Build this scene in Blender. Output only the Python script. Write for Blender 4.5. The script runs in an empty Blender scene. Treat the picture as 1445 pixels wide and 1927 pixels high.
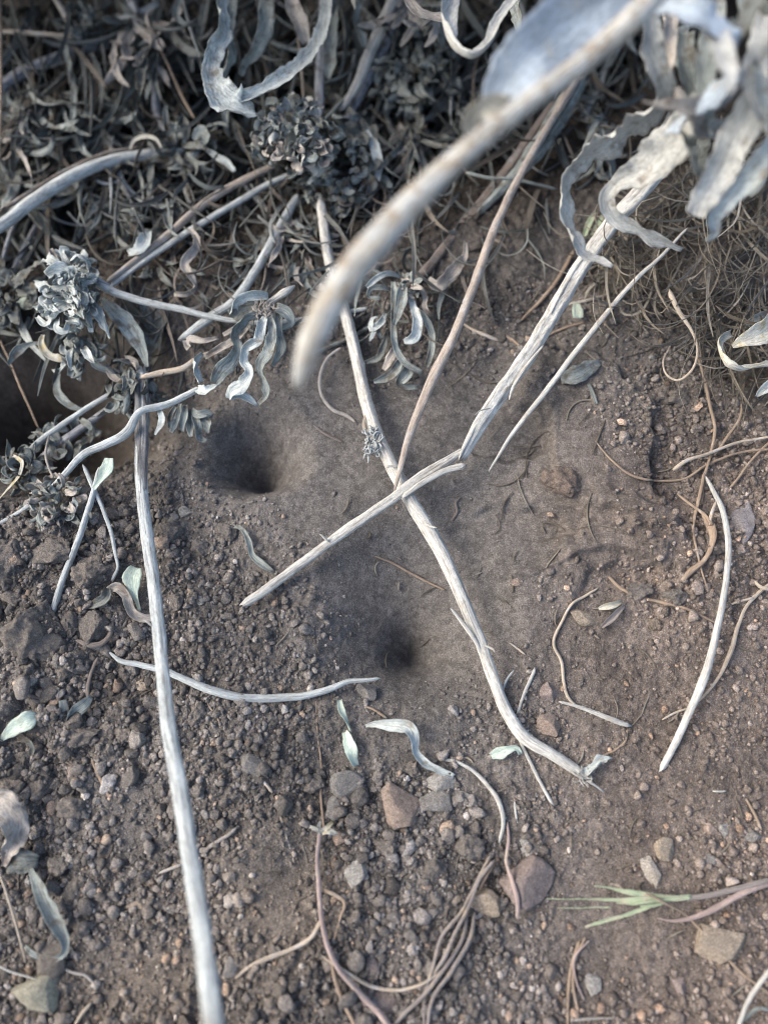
import bpy, math, random
import numpy as np
from mathutils import Vector

SC = bpy.context.scene
COL = SC.collection
R = math.radians

# ------------------------------------------------------------------ camera
W0, H0, F = 1445.0, 1927.0, 1445.0          # photo size, focal length in its pixels
TILT = R(18.0)                              # the phone leans 18 degrees off straight down
DIST = 0.200                                # lens to ground along the axis (m)
CAM = np.array([0.0, -DIST * math.sin(TILT), DIST * math.cos(TILT)])
cam = bpy.data.cameras.new('camera')
cam.sensor_fit = 'HORIZONTAL'
cam.sensor_width = 36.0
cam.lens = 36.0
cam.clip_start = 0.002
cam.clip_end = 50.0
cam.dof.use_dof = True
cam.dof.focus_distance = 0.192
cam.dof.aperture_fstop = 8.2
cam_o = bpy.data.objects.new('camera', cam)
COL.objects.link(cam_o)
cam_o.location = CAM
cam_o.rotation_euler = (TILT, 0, 0)
SC.camera = cam_o

# ------------------------------------------------------------------ world, light, exposure
SUN_AZ = np.array([-0.93, 0.10]); SUN_AZ /= np.linalg.norm(SUN_AZ)
SUN_EL = R(42.0)
world = bpy.data.worlds.new('World')
SC.world = world
world.use_nodes = True
wn = world.node_tree
wn.nodes.clear()
sky = wn.nodes.new('ShaderNodeTexSky')
sky.sky_type = 'NISHITA'
sky.sun_disc = False
sky.sun_elevation = SUN_EL
sky.sun_rotation = math.atan2(SUN_AZ[0], SUN_AZ[1])
sky.air_density = 1.0
sky.dust_density = 4.0
sky.ozone_density = 0.5
bg = wn.nodes.new('ShaderNodeBackground')
bg.inputs['Strength'].default_value = 0.14
wo = wn.nodes.new('ShaderNodeOutputWorld')
wn.links.new(sky.outputs[0], bg.inputs[0])
wn.links.new(bg.outputs[0], wo.inputs[0])

sun = bpy.data.lights.new('sun', 'SUN')
sun.energy = 1.05
sun.angle = R(34)
sun.color = (1.0, 0.955, 0.89)
sun_o = bpy.data.objects.new('sun', sun)
COL.objects.link(sun_o)
sdir = Vector((SUN_AZ[0] * math.cos(SUN_EL), SUN_AZ[1] * math.cos(SUN_EL), math.sin(SUN_EL)))
sun_o.rotation_euler = sdir.to_track_quat('Z', 'Y').to_euler()
sun_o.location = sdir * 2

SC.view_settings.view_transform = 'Standard'
SC.view_settings.look = 'None'
SC.view_settings.gamma = 1.0
SC.view_settings.exposure = 1.2
SC.render.engine = 'CYCLES'
SC.cycles.max_bounces = 5
SC.cycles.diffuse_bounces = 3
SC.cycles.use_denoising = True
SC.cycles.filter_width = 1.0

# ------------------------------------------------------------------ projection helpers
CT, ST = math.cos(TILT), math.sin(TILT)

def ray(px, py):
    """world direction of the line of sight through photo pixel px, py (unit depth along the axis)"""
    cx = (np.asarray(px, float) - W0 / 2) / F
    cy = -(np.asarray(py, float) - H0 / 2) / F
    # camera axes: right (1,0,0), up (0,CT,ST), back (0,-ST,CT)
    return np.stack([cx, cy * CT + ST, cy * ST - CT], -1)

def P(px, py, h=0.0):
    """world point seen at pixel px, py that lies h millimetres above the z = 0 plane"""
    d = ray(px, py)
    t = (np.asarray(h, float) * 1e-3 - CAM[2]) / d[..., 2]
    return CAM + d * t[..., None]

def depth_of(p):
    v = np.asarray(p) - CAM
    return v[..., 1] * ST - v[..., 2] * CT

def to_px(X, Y):
    """pixel of the plane point X, Y, 0"""
    vx, vy, vz = X - CAM[0], Y - CAM[1], -CAM[2]
    dep = vy * ST - vz * CT
    up = vy * CT + vz * ST
    dep = np.where(dep < 0.02, 0.02, dep)
    return W0 / 2 + F * vx / dep, H0 / 2 - F * up / dep

def sstep(a, b, x):
    t = np.clip((x - a) / (b - a), 0, 1)
    return t * t * (3 - 2 * t)

# ------------------------------------------------------------------ noise
_prm = np.random.RandomState(7).permutation(4096)
def _h2(ix, iy, s):
    return _prm[(_prm[(ix + s * 131) & 4095] + iy) & 4095]

def perlin2(x, y, s=0):
    x0 = np.floor(x).astype(int); y0 = np.floor(y).astype(int)
    fx, fy = x - x0, y - y0
    u = fx * fx * fx * (fx * (fx * 6 - 15) + 10)
    v = fy * fy * fy * (fy * (fy * 6 - 15) + 10)
    def g(ix, iy, dx, dy):
        a = _h2(ix, iy, s) * (2 * math.pi / 4096)
        return np.cos(a) * dx + np.sin(a) * dy
    n00 = g(x0, y0, fx, fy); n10 = g(x0 + 1, y0, fx - 1, fy)
    n01 = g(x0, y0 + 1, fx, fy - 1); n11 = g(x0 + 1, y0 + 1, fx - 1, fy - 1)
    return (n00 + u * (n10 - n00)) * (1 - v) + (n01 + u * (n11 - n01)) * v

def fbm2(x, y, oc=4, s=0, gain=0.5):
    a, t = 1.0, 0
    for k in range(oc):
        t = t + a * perlin2(x, y, s + k)
        x, y, a = x * 2.03 + 3.1, y * 2.03 + 1.7, a * gain
    return t

def perlin3(x, y, z, s=0):
    z0 = np.floor(z).astype(int); fz = z - z0
    w = fz * fz * (3 - 2 * fz)
    # slices with a tilt: cheap 3-d variation from 2-d noise
    a = perlin2(x + 0.37 * z0 + 11.3 * (z0 & 15), y - 0.61 * z0, s)
    b = perlin2(x + 0.37 * (z0 + 1) + 11.3 * ((z0 + 1) & 15), y - 0.61 * (z0 + 1), s)
    return a + w * (b - a)

def worley(x, y, s=0):
    """distance to the nearest jittered point and that point's random number"""
    x0 = np.floor(x).astype(int); y0 = np.floor(y).astype(int)
    best = np.full(x.shape, 9.0); idr = np.zeros(x.shape)
    for i in (-1, 0, 1):
        for j in (-1, 0, 1):
            cx, cy = x0 + i, y0 + j
            h1 = _h2(cx, cy, s) / 4096.0
            h2 = _h2(cx, cy, s + 9) / 4096.0
            h3 = _h2(cx, cy, s + 17) / 4096.0
            d = np.hypot(cx + h1 - x, cy + h2 - y)
            m = d < best
            best = np.where(m, d, best); idr = np.where(m, h3, idr)
    return best, idr

# ------------------------------------------------------------------ ground shape
def hollow(X, Y, px, py, up, dn, side, depth, p=1.0):
    """pit whose deepest point is under pixel px,py; up/dn/side = reach in mm"""
    c = P(px, py, 0)
    dx = (X - c[0]) * 1e3; dy = (Y - c[1]) * 1e3
    ry = np.where(dy > 0, up, dn)
    r = np.sqrt((dx / side) ** 2 + (dy / ry) ** 2 + 0.004)
    return -depth * np.clip(1 - r, 0, 1) ** p

def blob(X, Y, px, py, rx, ry, h):
    c = P(px, py, 0); s = float(depth_of(c)) / F
    return h * np.exp(-(((X - c[0]) / (rx * s)) ** 2 + ((Y - c[1]) / (ry * s)) ** 2))

def ground(X, Y):
    """smooth relief of the soil in metres"""
    X = np.asarray(X, float); Y = np.asarray(Y, float)
    px, py = to_px(X, Y)
    g = 2.2 * perlin2(X * 22, Y * 22, 3) + 1.0 * perlin2(X * 55, Y * 55, 4)
    # soil falls away under the plant at the far side
    edge = np.interp(px, [-400, 0, 120, 300, 450, 600, 800, 950, 1100, 1250, 1445, 1900],
                     [620, 640, 600, 560, 520, 470, 470, 420, 330, 250, 200, 200])
    g = g - 30 * sstep(0, 420, edge - py)
    g += blob(X, Y, 20, 735, 210, 125, -58)
    g += blob(X, Y, 210, 800, 110, 80, -6)
    g += blob(X, Y, 1165, 500, 75, 60, -12)
    g += blob(X, Y, 1390, 680, 60, 40, -8)
    g += blob(X, Y, 80, 1180, 170, 190, 3)
    g += blob(X, Y, 1330, 520, 170, 130, 7) + 2.0 * np.exp(-(((px - 1280) / 200) ** 2 + ((py - 640) / 160) ** 2)) * perlin2(X * 120, Y * 120, 44)
    g += blob(X, Y, 60, 1600, 90, 120, -3)
    g += blob(X, Y, 570, 1640, 60, 60, -3)
    g += blob(X, Y, 720, 1870, 60, 50, -3)
    g += blob(X, Y, 1060, 1000, 120, 160, 1.5)
    # crusty ledges on the right
    l1 = perlin2(X * 28 + 9, Y * 34, 21) + 0.12 * perlin2(X * 160, Y * 160, 22)
    m1 = np.exp(-(((px - 1150) / 230) ** 2 + ((py - 880) / 230) ** 2))
    g += m1 * 4.4 * sstep(-0.03, 0.05, l1)
    l2 = perlin2(X * 30 + 40, Y * 60, 25) + 0.12 * perlin2(X * 140, Y * 140, 26)
    m2 = np.exp(-(((px - 1230) / 200) ** 2 + ((py - 1050) / 110) ** 2))
    g += m2 * 3.4 * sstep(-0.02, 0.04, l2)
    ly = np.interp(px, [925, 1010, 1045, 1160, 1330, 1445], [690, 800, 925, 1000, 1030, 1005])
    q = ly - py + 34 * perlin2(X * 90, Y * 90, 27) + 14 * perlin2(X * 260, Y * 260, 28)
    g += 3.4 * sstep(-8, 16, q) * np.exp(-(np.clip(q, 0, None) / 210) ** 2) * sstep(925, 1010, px)
    # the two funnel pits
    g += hollow(X, Y, 480, 876, 24, 10.5, 17, 25, 1.5)
    g += hollow(X, Y, 785, 1220, 44, 16, 28, 20, 1.3)
    g += hollow(X, Y, 777, 1226, 14, 7.5, 10, 8, 1.5)
    return g * 1e-3

COARSE_BLOBS = [  # px, py, rx, ry, how much smoother
    (790, 1110, 225, 290, 1.0), (850, 930, 240, 190, .97), (500, 835, 185, 140, .98), (680, 850, 180, 200, .95),
    (1000, 880, 150, 230, .85), (1130, 960, 170, 130, .55), (1090, 1200, 150, 180, .45), (1260, 1290, 200, 140, .5),
    (1300, 1480, 220, 90, .55), (1150, 1620, 170, 160, .65), (520, 1680, 90, 110, .8), (270, 1840, 160, 80, .6),
    (240, 1560, 70, 90, .5), (0, 760, 160, 160, 1.0), (150, 720, 130, 80, .6), (1130, 1800, 160, 120, .35), (1280, 1800, 220, 150, .45),
    (1420, 1250, 80, 120, .3), (1100, 640, 160, 120, .3)]

def coarseness(px, py):
    c = np.full(np.shape(px), 1.0)
    for x, y, rx, ry, k in COARSE_BLOBS:
        c = c * (1 - k * np.exp(-(((px - x) / rx) ** 2 + ((py - y) / ry) ** 2) ** 1.3))
    return c

def detail(X, Y, px, py):
    """grains and clods of the soil surface in metres"""
    c = coarseness(px, py) + 0.25 * fbm2(X * 60, Y * 60, 2, 61)
    c = np.clip(c - .04, 0.0, 1.1)
    left = sstep(420, 120, px) * sstep(900, 1000, py) * sstep(1650, 1450, py)
    z = 1.1 * c * fbm2(X * 110, Y * 110, 3, 5)
    wx = X + 0.0007 * perlin2(X * 420, Y * 420, 71); wy = Y + 0.0007 * perlin2(X * 420, Y * 420, 72)
    d, r = worley(wx * 150, wy * 150, 31)
    z += (0.7 + 2.6 * left) * c * np.where(r > 0.35, r, 0.05) * np.clip(1 - (d / 0.62) ** 2, 0, 1) ** 0.7
    d, r = worley(wx * 300 + 5, wy * 300, 33)
    z += 1.05 * c * r * np.clip(1 - (d / 0.6) ** 2, 0, 1) ** 0.7
    d, r = worley(wx * 640 + 5, wy * 640, 35)
    z += (0.60 * c + 0.02) * r * np.clip(1 - (d / 0.6) ** 2, 0, 1) ** 0.7
    z += (0.05 + 0.10 * c) * fbm2(X * 1500, Y * 1500, 2, 41)
    return z * 1e-3

def soil_colour(X, Y, px, py):
    dark = np.array([0.118, 0.108, 0.099]); dust = np.array([0.132, 0.124, 0.117])
    red = np.array([0.160, 0.132, 0.112]); shade_soil = np.array([0.032, 0.027, 0.023])
    tan = np.array([0.165, 0.135, 0.105])
    n = fbm2(X * 40, Y * 40, 4, 51)[..., None]
    c = dark * (1 + 0.5 * n)
    k = np.clip(1 - coarseness(px, py), 0, 1)[..., None] * sstep(1150, 950, px)[..., None]
    c = c + (dust - c) * np.clip(0.85 * k, 0, 1)
    k = (sstep(850, 1250, px) * sstep(620, 1000, py))[..., None]
    c = c + (red * (1 + 0.45 * n) - c) * 0.85 * k
    k = (np.exp(-(((px - 520) / 130) ** 2 + ((py - 1690) / 130) ** 2)) + np.exp(-(((px - 280) / 190) ** 2 + ((py - 1850) / 110) ** 2)))[..., None]
    c = c + (tan - c) * 0.6 * np.clip(k, 0, 1)
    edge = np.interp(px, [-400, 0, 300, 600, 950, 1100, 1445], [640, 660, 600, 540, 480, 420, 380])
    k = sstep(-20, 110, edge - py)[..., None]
    c = c + (shade_soil - c) * 0.9 * k  # shade under the plant, painted into the soil colour
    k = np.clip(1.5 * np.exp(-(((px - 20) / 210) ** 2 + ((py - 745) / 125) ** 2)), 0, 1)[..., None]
    c = c + (shade_soil * 1.5 - c) * 0.85 * k  # deep shade of the left hollow, painted as near-black soil
    return np.clip(c, 0.01, 1)

def surf(X, Y):
    px, py = to_px(X, Y)
    return ground(X, Y) + detail(X, Y, px, py)

def PG(px, py, off=0.0):
    """point off millimetres above the soil relief under the line of sight"""
    px = np.asarray(px, float); py = np.asarray(py, float)
    h = np.zeros(px.shape)
    for _ in range(12):
        p = P(px, py, h)
        h = 0.5 * h + 0.5 * (ground(p[..., 0], p[..., 1]) * 1e3 + off)
    return P(px, py, h)

# ------------------------------------------------------------------ mesh buffers
class MB:
    def __init__(self):
        self.v, self.f4, self.f3, self.fn, self.fib, self.col, self.n = [], [], [], [], [], [], 0
    def add(self, V, Q=None, T=None, N=None, fib=None, col=None):
        V = np.asarray(V, float).reshape(-1, 3)
        self.v.append(V)
        if Q is not None and len(Q): self.f4.append(np.asarray(Q) + self.n)
        if T is not None and len(T): self.f3.append(np.asarray(T) + self.n)
        if N is not None:
            for f in N: self.fn.append([int(i) + self.n for i in f])
        self.fib.append(np.zeros((len(V), 3)) if fib is None else fib)
        c = np.ones(3) if col is None else np.asarray(col, float)
        self.col.append(np.broadcast_to(c, (len(V), 3)))
        self.n += len(V)
        return self
    def build(self, name, mat, parent=None, base=None, smooth=True, colour=False):
        V = np.concatenate(self.v)
        if base is None:
            base = V.mean(0) if parent is None else np.array(parent['_b'])
        base = np.asarray(base, float)
        idx, tot = [], []
        if self.f4:
            q = np.concatenate(self.f4); idx.append(q.ravel()); tot.append(np.full(len(q), 4))
        if self.f3:
            t = np.concatenate(self.f3); idx.append(t.ravel()); tot.append(np.full(len(t), 3))
        for f in self.fn:
            idx.append(np.array(f)); tot.append(np.array([len(f)]))
        idx = np.concatenate(idx).astype(np.int32); tot = np.concatenate(tot).astype(np.int32)
        st = np.concatenate([[0], np.cumsum(tot)[:-1]]).astype(np.int32)
        me = bpy.data.meshes.new(name)
        me.vertices.add(len(V)); me.vertices.foreach_set('co', (V - base).astype(np.float32).ravel())
        me.loops.add(len(idx)); me.loops.foreach_set('vertex_index', idx)
        me.polygons.add(len(tot)); me.polygons.foreach_set('loop_start', st)
        me.polygons.foreach_set('use_smooth', np.full(len(tot), smooth))
        me.update(calc_edges=True)
        a = me.attributes.new('fibre', 'FLOAT_VECTOR', 'POINT')
        a.data.foreach_set('vector', np.concatenate(self.fib).astype(np.float32).ravel())
        if colour:
            c = np.concatenate(self.col); c = np.concatenate([c, np.ones((len(c), 1))], 1)
            a = me.attributes.new('tint', 'FLOAT_COLOR', 'POINT')
            a.data.foreach_set('color', c.astype(np.float32).ravel())
        me.materials.append(mat)
        o = bpy.data.objects.new(name, me)
        COL.objects.link(o)
        if parent is None:
            o.location = base; o['_b'] = base.tolist()
        else:
            o.parent = parent
        return o

def tag(o, label, cat, group=None, kind=None):
    if label: o['label'] = label
    if cat: o['category'] = cat
    if group: o['group'] = group
    if kind: o['kind'] = kind
    return o

def empty(name, base, label, cat, group=None):
    o = bpy.data.objects.new(name, None)
    o.empty_display_size = 0.004
    COL.objects.link(o)
    base = np.asarray(base, float)
    o.location = base; o['_b'] = base.tolist()
    return tag(o, label, cat, group)

# ------------------------------------------------------------------ swept shapes
def spline(C, n):
    """smooth curve through control rows C (k, d), n samples evenly spread"""
    C = np.asarray(C, float)
    if len(C) == 2:
        t = np.linspace(0, 1, n)[:, None]
        return C[0] * (1 - t) + C[1] * t
    s = np.concatenate([[0], np.cumsum(np.linalg.norm(np.diff(C[:, :3], axis=0), axis=1) + 1e-9)])
    m = np.zeros_like(C)
    ds = np.diff(s)[:, None]; sl = np.diff(C, axis=0) / ds
    m[1:-1] = (sl[:-1] * ds[1:] + sl[1:] * ds[:-1]) / (ds[1:] + ds[:-1])
    m[0], m[-1] = sl[0], sl[-1]
    u = np.linspace(0, s[-1], n)
    i = np.clip(np.searchsorted(s, u, 'right') - 1, 0, len(s) - 2)
    h = (s[i + 1] - s[i])[:, None]; t = ((u - s[i])[:, None]) / h
    return ((2 * t**3 - 3 * t**2 + 1) * C[i] + (t**3 - 2 * t**2 + t) * h * m[i]
            + (-2 * t**3 + 3 * t**2) * C[i + 1] + (t**3 - t**2) * h * m[i + 1])

def frames(p, up):
    T = np.gradient(p, axis=0)
    T /= np.linalg.norm(T, axis=1)[:, None] + 1e-12
    Nn = np.zeros_like(T)
    n = np.asarray(up, float) - T[0] * np.dot(T[0], up)
    if np.linalg.norm(n) < 0.05:
        n = np.cross(T[0], [1, 0.3, 0.1])
    n /= np.linalg.norm(n)
    for i in range(len(T)):
        n = n - T[i] * np.dot(n, T[i]); n /= np.linalg.norm(n) + 1e-12
        Nn[i] = n
    return T, Nn, np.cross(T, Nn)

VIEW_UP = np.array([0.0, -ST, CT])

def sweep(mb, p, sec, twist=None, up=VIEW_UP, fibs=None, col=None):
    """p (n,3) path, sec (n,m,2) closed sections in (side, normal) metres"""
    n, m = sec.shape[:2]
    T, Nn, S = frames(p, up)
    if twist is not None:
        c, s = np.cos(twist)[:, None], np.sin(twist)[:, None]
        Nn, S = Nn * c - S * s, S * c + Nn * s
    V = p[:, None, :] + S[:, None, :] * sec[..., :1] + Nn[:, None, :] * sec[..., 1:]
    i = np.arange(n - 1)[:, None] * m; j = np.arange(m)[None, :]; k = (j + 1) % m
    Q = np.stack([i + j, i + k, i + m + k, i + m + j], -1).reshape(-1, 4)
    caps = [list(range(m))[::-1], [(n - 1) * m + q for q in range(m)]]
    Q = Q[:, ::-1]; caps = [c_[::-1] for c_ in caps]
    mb.add(V.reshape(-1, 3), Q, N=caps, fib=fibs, col=col)
    return V

def tube(mb, p, r, m=12, rough=0.07, seed=0, hairs=0, hair_len=0.0006, col=None):
    """stem with lengthwise ridges; r (n,) radius in metres"""
    rs = np.random.RandomState(seed)
    n = len(p)
    s = np.concatenate([[0], np.cumsum(np.linalg.norm(np.diff(p, axis=0), axis=1))])
    th = np.arange(m) * 2 * math.pi / m
    rad = np.ones((n, m))
    for k in (2, 3, 5, 7):
        if k * 2 > m: break
        ph = rs.rand() * 6.28
        dr = rs.randn() * 60
        rad += rough * rs.uniform(.5, 1.1) * np.cos(k * th[None] + ph + (dr * s)[:, None] + 1.5 * perlin2(s * 150 + k * 9, s * 0 + seed)[:, None])
    rad += rough * 0.6 * perlin2(s[:, None] * 200 + th[None] * 0, np.cos(th)[None] * 1.3 + np.sin(th)[None] * 2.1 + s[:, None] * 0 + seed * 3.3)
    rr = r[:, None] * rad * (0.87 if m >= 12 else 0.86)
    sec = np.stack([rr * np.cos(th), rr * np.sin(th)], -1)
    off = rs.rand(3) * 5
    fib = np.stack([np.broadcast_to(np.cos(th), (n, m)) + off[0], np.broadcast_to(np.sin(th), (n, m)) + off[1],
                    np.broadcast_to((s * 1000)[:, None], (n, m)) + off[2]], -1).reshape(-1, 3)
    V = sweep(mb, p, sec, fibs=fib, col=col)
    if m >= 8:                                  # splintered ends
        B_ = mb.v[-1]; jag = rs.rand(2, m) ** 1.5
        T0 = p[0] - p[1]; T1 = p[-1] - p[-2]
        T0 /= np.linalg.norm(T0) + 1e-12; T1 /= np.linalg.norm(T1) + 1e-12
        B_[:m] += T0 * (jag[0] * r[0] * 3.0)[:, None]; B_[-m:] += T1 * (jag[1] * r[-1] * 3.0)[:, None]
    if hairs:
        i = rs.randint(1, n - 1, hairs); j = rs.randint(0, m, hairs)
        b = V[i, j]; c0 = p[i]
        o = b - c0; o /= np.linalg.norm(o, axis=1)[:, None] + 1e-12
        T = p[i + 1] - p[i - 1]; T /= np.linalg.norm(T, axis=1)[:, None] + 1e-12
        d = o + T * rs.randn(hairs, 1) * 0.9 + rs.randn(hairs, 3) * 0.5
        d /= np.linalg.norm(d, axis=1)[:, None]
        L = hair_len * rs.uniform(.35, 1.5, hairs)[:, None]
        w = np.cross(d, rs.randn(hairs, 3)); w /= np.linalg.norm(w, axis=1)[:, None]
        w *= 0.00003
        mid = b + d * L * .55 + rs.randn(hairs, 3) * L * .12
        VV = np.stack([b - w, b + w, mid - w * .7, mid + w * .7, b + d * L + rs.randn(hairs, 3) * L * .2], 1).reshape(-1, 3)
        k = np.arange(hairs)[:, None] * 5
        TT = np.concatenate([k + [0, 1, 2], k + [1, 3, 2], k + [2, 3, 4]])
        mb.add(VV, T=TT, fib=np.repeat(fib.reshape(n, m, 3)[i, j], 5, 0), col=col)
    return V

def ribbon(mb, p, w, curl, twist, seed=0, m=6, th=0.00012, ruffle=0.08, vein=0.05, col=None, up=VIEW_UP):
    """leaf blade: w (n,) full width m, curl (n,) arc in radians, twist (n,) radians"""
    rs = np.random.RandomState(seed)
    n = len(p)
    s = np.concatenate([[0], np.cumsum(np.linalg.norm(np.diff(p, axis=0), axis=1))])
    q = np.linspace(-1, 1, m)
    c = np.where(np.abs(curl) < 0.05, 0.05, curl)[:, None]
    Rr = np.where(np.abs(c) < 3.0, w[:, None] / (2 * np.sin(np.clip(np.abs(c), .05, 3.0) / 2)), w[:, None] / 2) * np.sign(c)
    x = Rr * np.sin(q * c / 2); z = Rr * (1 - np.cos(q * c / 2))
    fq = rs.uniform(350, 900)
    z = z + ruffle * w[:, None] * q**2 * (np.sin(s[:, None] * fq + np.sign(q) * rs.uniform(0, 3) + rs.rand() * 6) + 1.8 * perlin2(s[:, None] * 700 + q * 0.7, q[None] * 1.5 + s[:, None] * 0 + seed * 1.7))
    z = z - vein * w[:, None] * np.exp(-(q / 0.18) ** 2)
    x = x * (1 + 0.26 * perlin2(s[:, None] * 420 + seed, np.sign(q)[None] * 3.3 + s[:, None] * 0))
    t = np.minimum(th, w[:, None] * 0.2)
    ang = q * c / 2
    nx, nz = -np.sin(ang), np.cos(ang)
    top = np.stack([x + nx * t / 2, z + nz * t / 2], -1)
    bot = np.stack([x - nx * t / 2, z - nz * t / 2], -1)[:, ::-1]
    sec = np.concatenate([top, bot], 1)
    qq = np.concatenate([q, q[::-1]])
    off = rs.rand(3) * 9
    fib = np.stack([np.broadcast_to(qq * 1.5 + off[0], (n, 2 * m)), np.broadcast_to(np.repeat([0.0, .8], m) + off[1], (n, 2 * m)),
                    np.broadcast_to((s * 1000)[:, None], (n, 2 * m)) + off[2]], -1).reshape(-1, 3)
    return sweep(mb, p, sec, twist=twist, fibs=fib, col=col, up=up)

# ------------------------------------------------------------------ materials
def _nodes(name):
    m = bpy.data.materials.new(name); m.use_nodes = True
    nt = m.node_tree; nt.nodes.clear()
    out = nt.nodes.new('ShaderNodeOutputMaterial'); b = nt.nodes.new('ShaderNodeBsdfPrincipled')
    nt.links.new(b.outputs[0], out.inputs[0])
    return m, nt, b

def _noise(nt, vec, scale, detail=3, rough=0.6):
    n = nt.nodes.new('ShaderNodeTexNoise'); n.inputs['Scale'].default_value = scale
    n.inputs['Detail'].default_value = detail; n.inputs['Roughness'].default_value = rough
    nt.links.new(vec, n.inputs['Vector'])
    return n.outputs['Fac']

def _ramp(nt, fac, stops):
    r = nt.nodes.new('ShaderNodeValToRGB')
    e = r.color_ramp.elements
    while len(e) < len(stops): e.new(0.5)
    for k, (p, c) in enumerate(stops):
        e[k].position = p; e[k].color = (*c, 1) if hasattr(c, '__len__') else (c, c, c, 1)
    nt.links.new(fac, r.inputs[0])
    return r.outputs[0]

def _mix(nt, a, b, fac=None, mode='MIX', f=1.0):
    x = nt.nodes.new('ShaderNodeMix'); x.data_type = 'RGBA'; x.blend_type = mode
    x.inputs[0].default_value = f
    if fac is not None: nt.links.new(fac, x.inputs[0])
    for s, i in ((a, 6), (b, 7)):
        if hasattr(s, 'is_linked') or isinstance(s, bpy.types.NodeSocket): nt.links.new(s, x.inputs[i])
        else: x.inputs[i].default_value = (*s, 1)
    return x.outputs[2]

def _bump(nt, bsdf, h, dist, strength=1.0, prev=None):
    b = nt.nodes.new('ShaderNodeBump'); b.inputs['Strength'].default_value = strength
    b.inputs['Distance'].default_value = dist
    nt.links.new(h, b.inputs['Height'])
    if prev is not None: nt.links.new(prev, b.inputs['Normal'])
    nt.links.new(b.outputs[0], bsdf.inputs['Normal'])
    return b.outputs[0]

def fibre_mat(name, light, dark, streak=0.5, blotch=None, blotch_at=0.6, sheen=0.25, use_tint=False, leaf=False, bscale=260):
    m, nt, b = _nodes(name)
    at = nt.nodes.new('ShaderNodeAttribute'); at.attribute_name = 'fibre'
    mp = nt.nodes.new('ShaderNodeMapping'); mp.inputs['Scale'].default_value = (3.0, 3.0, 0.16)
    nt.links.new(at.outputs['Vector'], mp.inputs[0])
    n1 = _noise(nt, mp.outputs[0], 1.0 if not leaf else 1.3, 4, 0.65)
    f = _ramp(nt, n1, [(0.30, 0.0), (0.40 + 0.18 * streak, 1.0)])
    base = _mix(nt, dark, light, f)
    ge = nt.nodes.new('ShaderNodeNewGeometry')
    n2 = _noise(nt, ge.outputs['Position'], bscale, 4, 0.6)
    if blotch is not None:
        g = _ramp(nt, n2, [(blotch_at - 0.06, 0.0), (blotch_at + 0.08, 1.0)])
        base = _mix(nt, base, blotch, g)
    mp3 = nt.nodes.new('ShaderNodeMapping'); mp3.inputs['Scale'].default_value = (7.5, 7.5, 0.9)
    nt.links.new(at.outputs['Vector'], mp3.inputs[0])
    n3 = _noise(nt, mp3.outputs[0], 1.0, 5, 0.75)
    g3 = _ramp(nt, n3, [(0.32, 0.50), (0.52, 1.0), (0.7, 1.25)])
    n4 = _noise(nt, ge.outputs['Position'], 150, 2, 0.5)
    base = _mix(nt, base, _ramp(nt, n4, [(0.3, 0.80), (0.7, 1.12)]), mode='MULTIPLY')
    base = _mix(nt, base, g3, mode='MULTIPLY')
    if use_tint:
        ta = nt.nodes.new('ShaderNodeAttribute'); ta.attribute_name = 'tint'
        base = _mix(nt, base, ta.outputs['Color'], mode='MULTIPLY')
    nt.links.new(base, b.inputs['Base Color'])
    b.inputs['Roughness'].default_value = 0.95
    b.inputs['Specular IOR Level'].default_value = 0.08
    b.inputs['Sheen Weight'].default_value = sheen
    b.inputs['Sheen Roughness'].default_value = 0.6
    p = _bump(nt, b, n1, 0.00018, 1.0)
    n5 = _noise(nt, ge.outputs['Position'], 700, 3, 0.6)
    p = _bump(nt, b, n5, 0.00025 if leaf else 0.00012, 0.9, p)
    _bump(nt, b, n3, 0.00012, 0.9, p)
    return m

def earth_mat(name, colour=None, bump=0.0004, speck=0.12):
    m, nt, b = _nodes(name)
    ge = nt.nodes.new('ShaderNodeNewGeometry')
    pos = ge.outputs['Position']
    if colour is None:
        ta = nt.nodes.new('ShaderNodeAttribute'); ta.attribute_name = 'tint'; base = ta.outputs['Color']
    else:
        base = _mix(nt, tuple(c * 0.78 for c in colour), tuple(min(1, c * 1.18) for c in colour), _noise(nt, pos, 300, 4, .6))
    n1 = _noise(nt, pos, 900, 4, 0.7)
    base = _mix(nt, base, _ramp(nt, n1, [(0.28, 0.68), (0.72, 1.32)]), mode='MULTIPLY')
    n2 = _noise(nt, pos, 3600, 2, 0.6)
    base = _mix(nt, base, _ramp(nt, n2, [(0.32, 0.62), (0.58, 1.1), (0.72, 1.2 + 5 * speck)]), mode='MULTIPLY')
    nt.links.new(base, b.inputs['Base Color'])
    b.inputs['Roughness'].default_value = 0.95
    b.inputs['Specular IOR Level'].default_value = 0.15
    p = _bump(nt, b, n1, bump, 0.9)
    _bump(nt, b, n2, bump * 0.4, 0.9, p)
    return m

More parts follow.
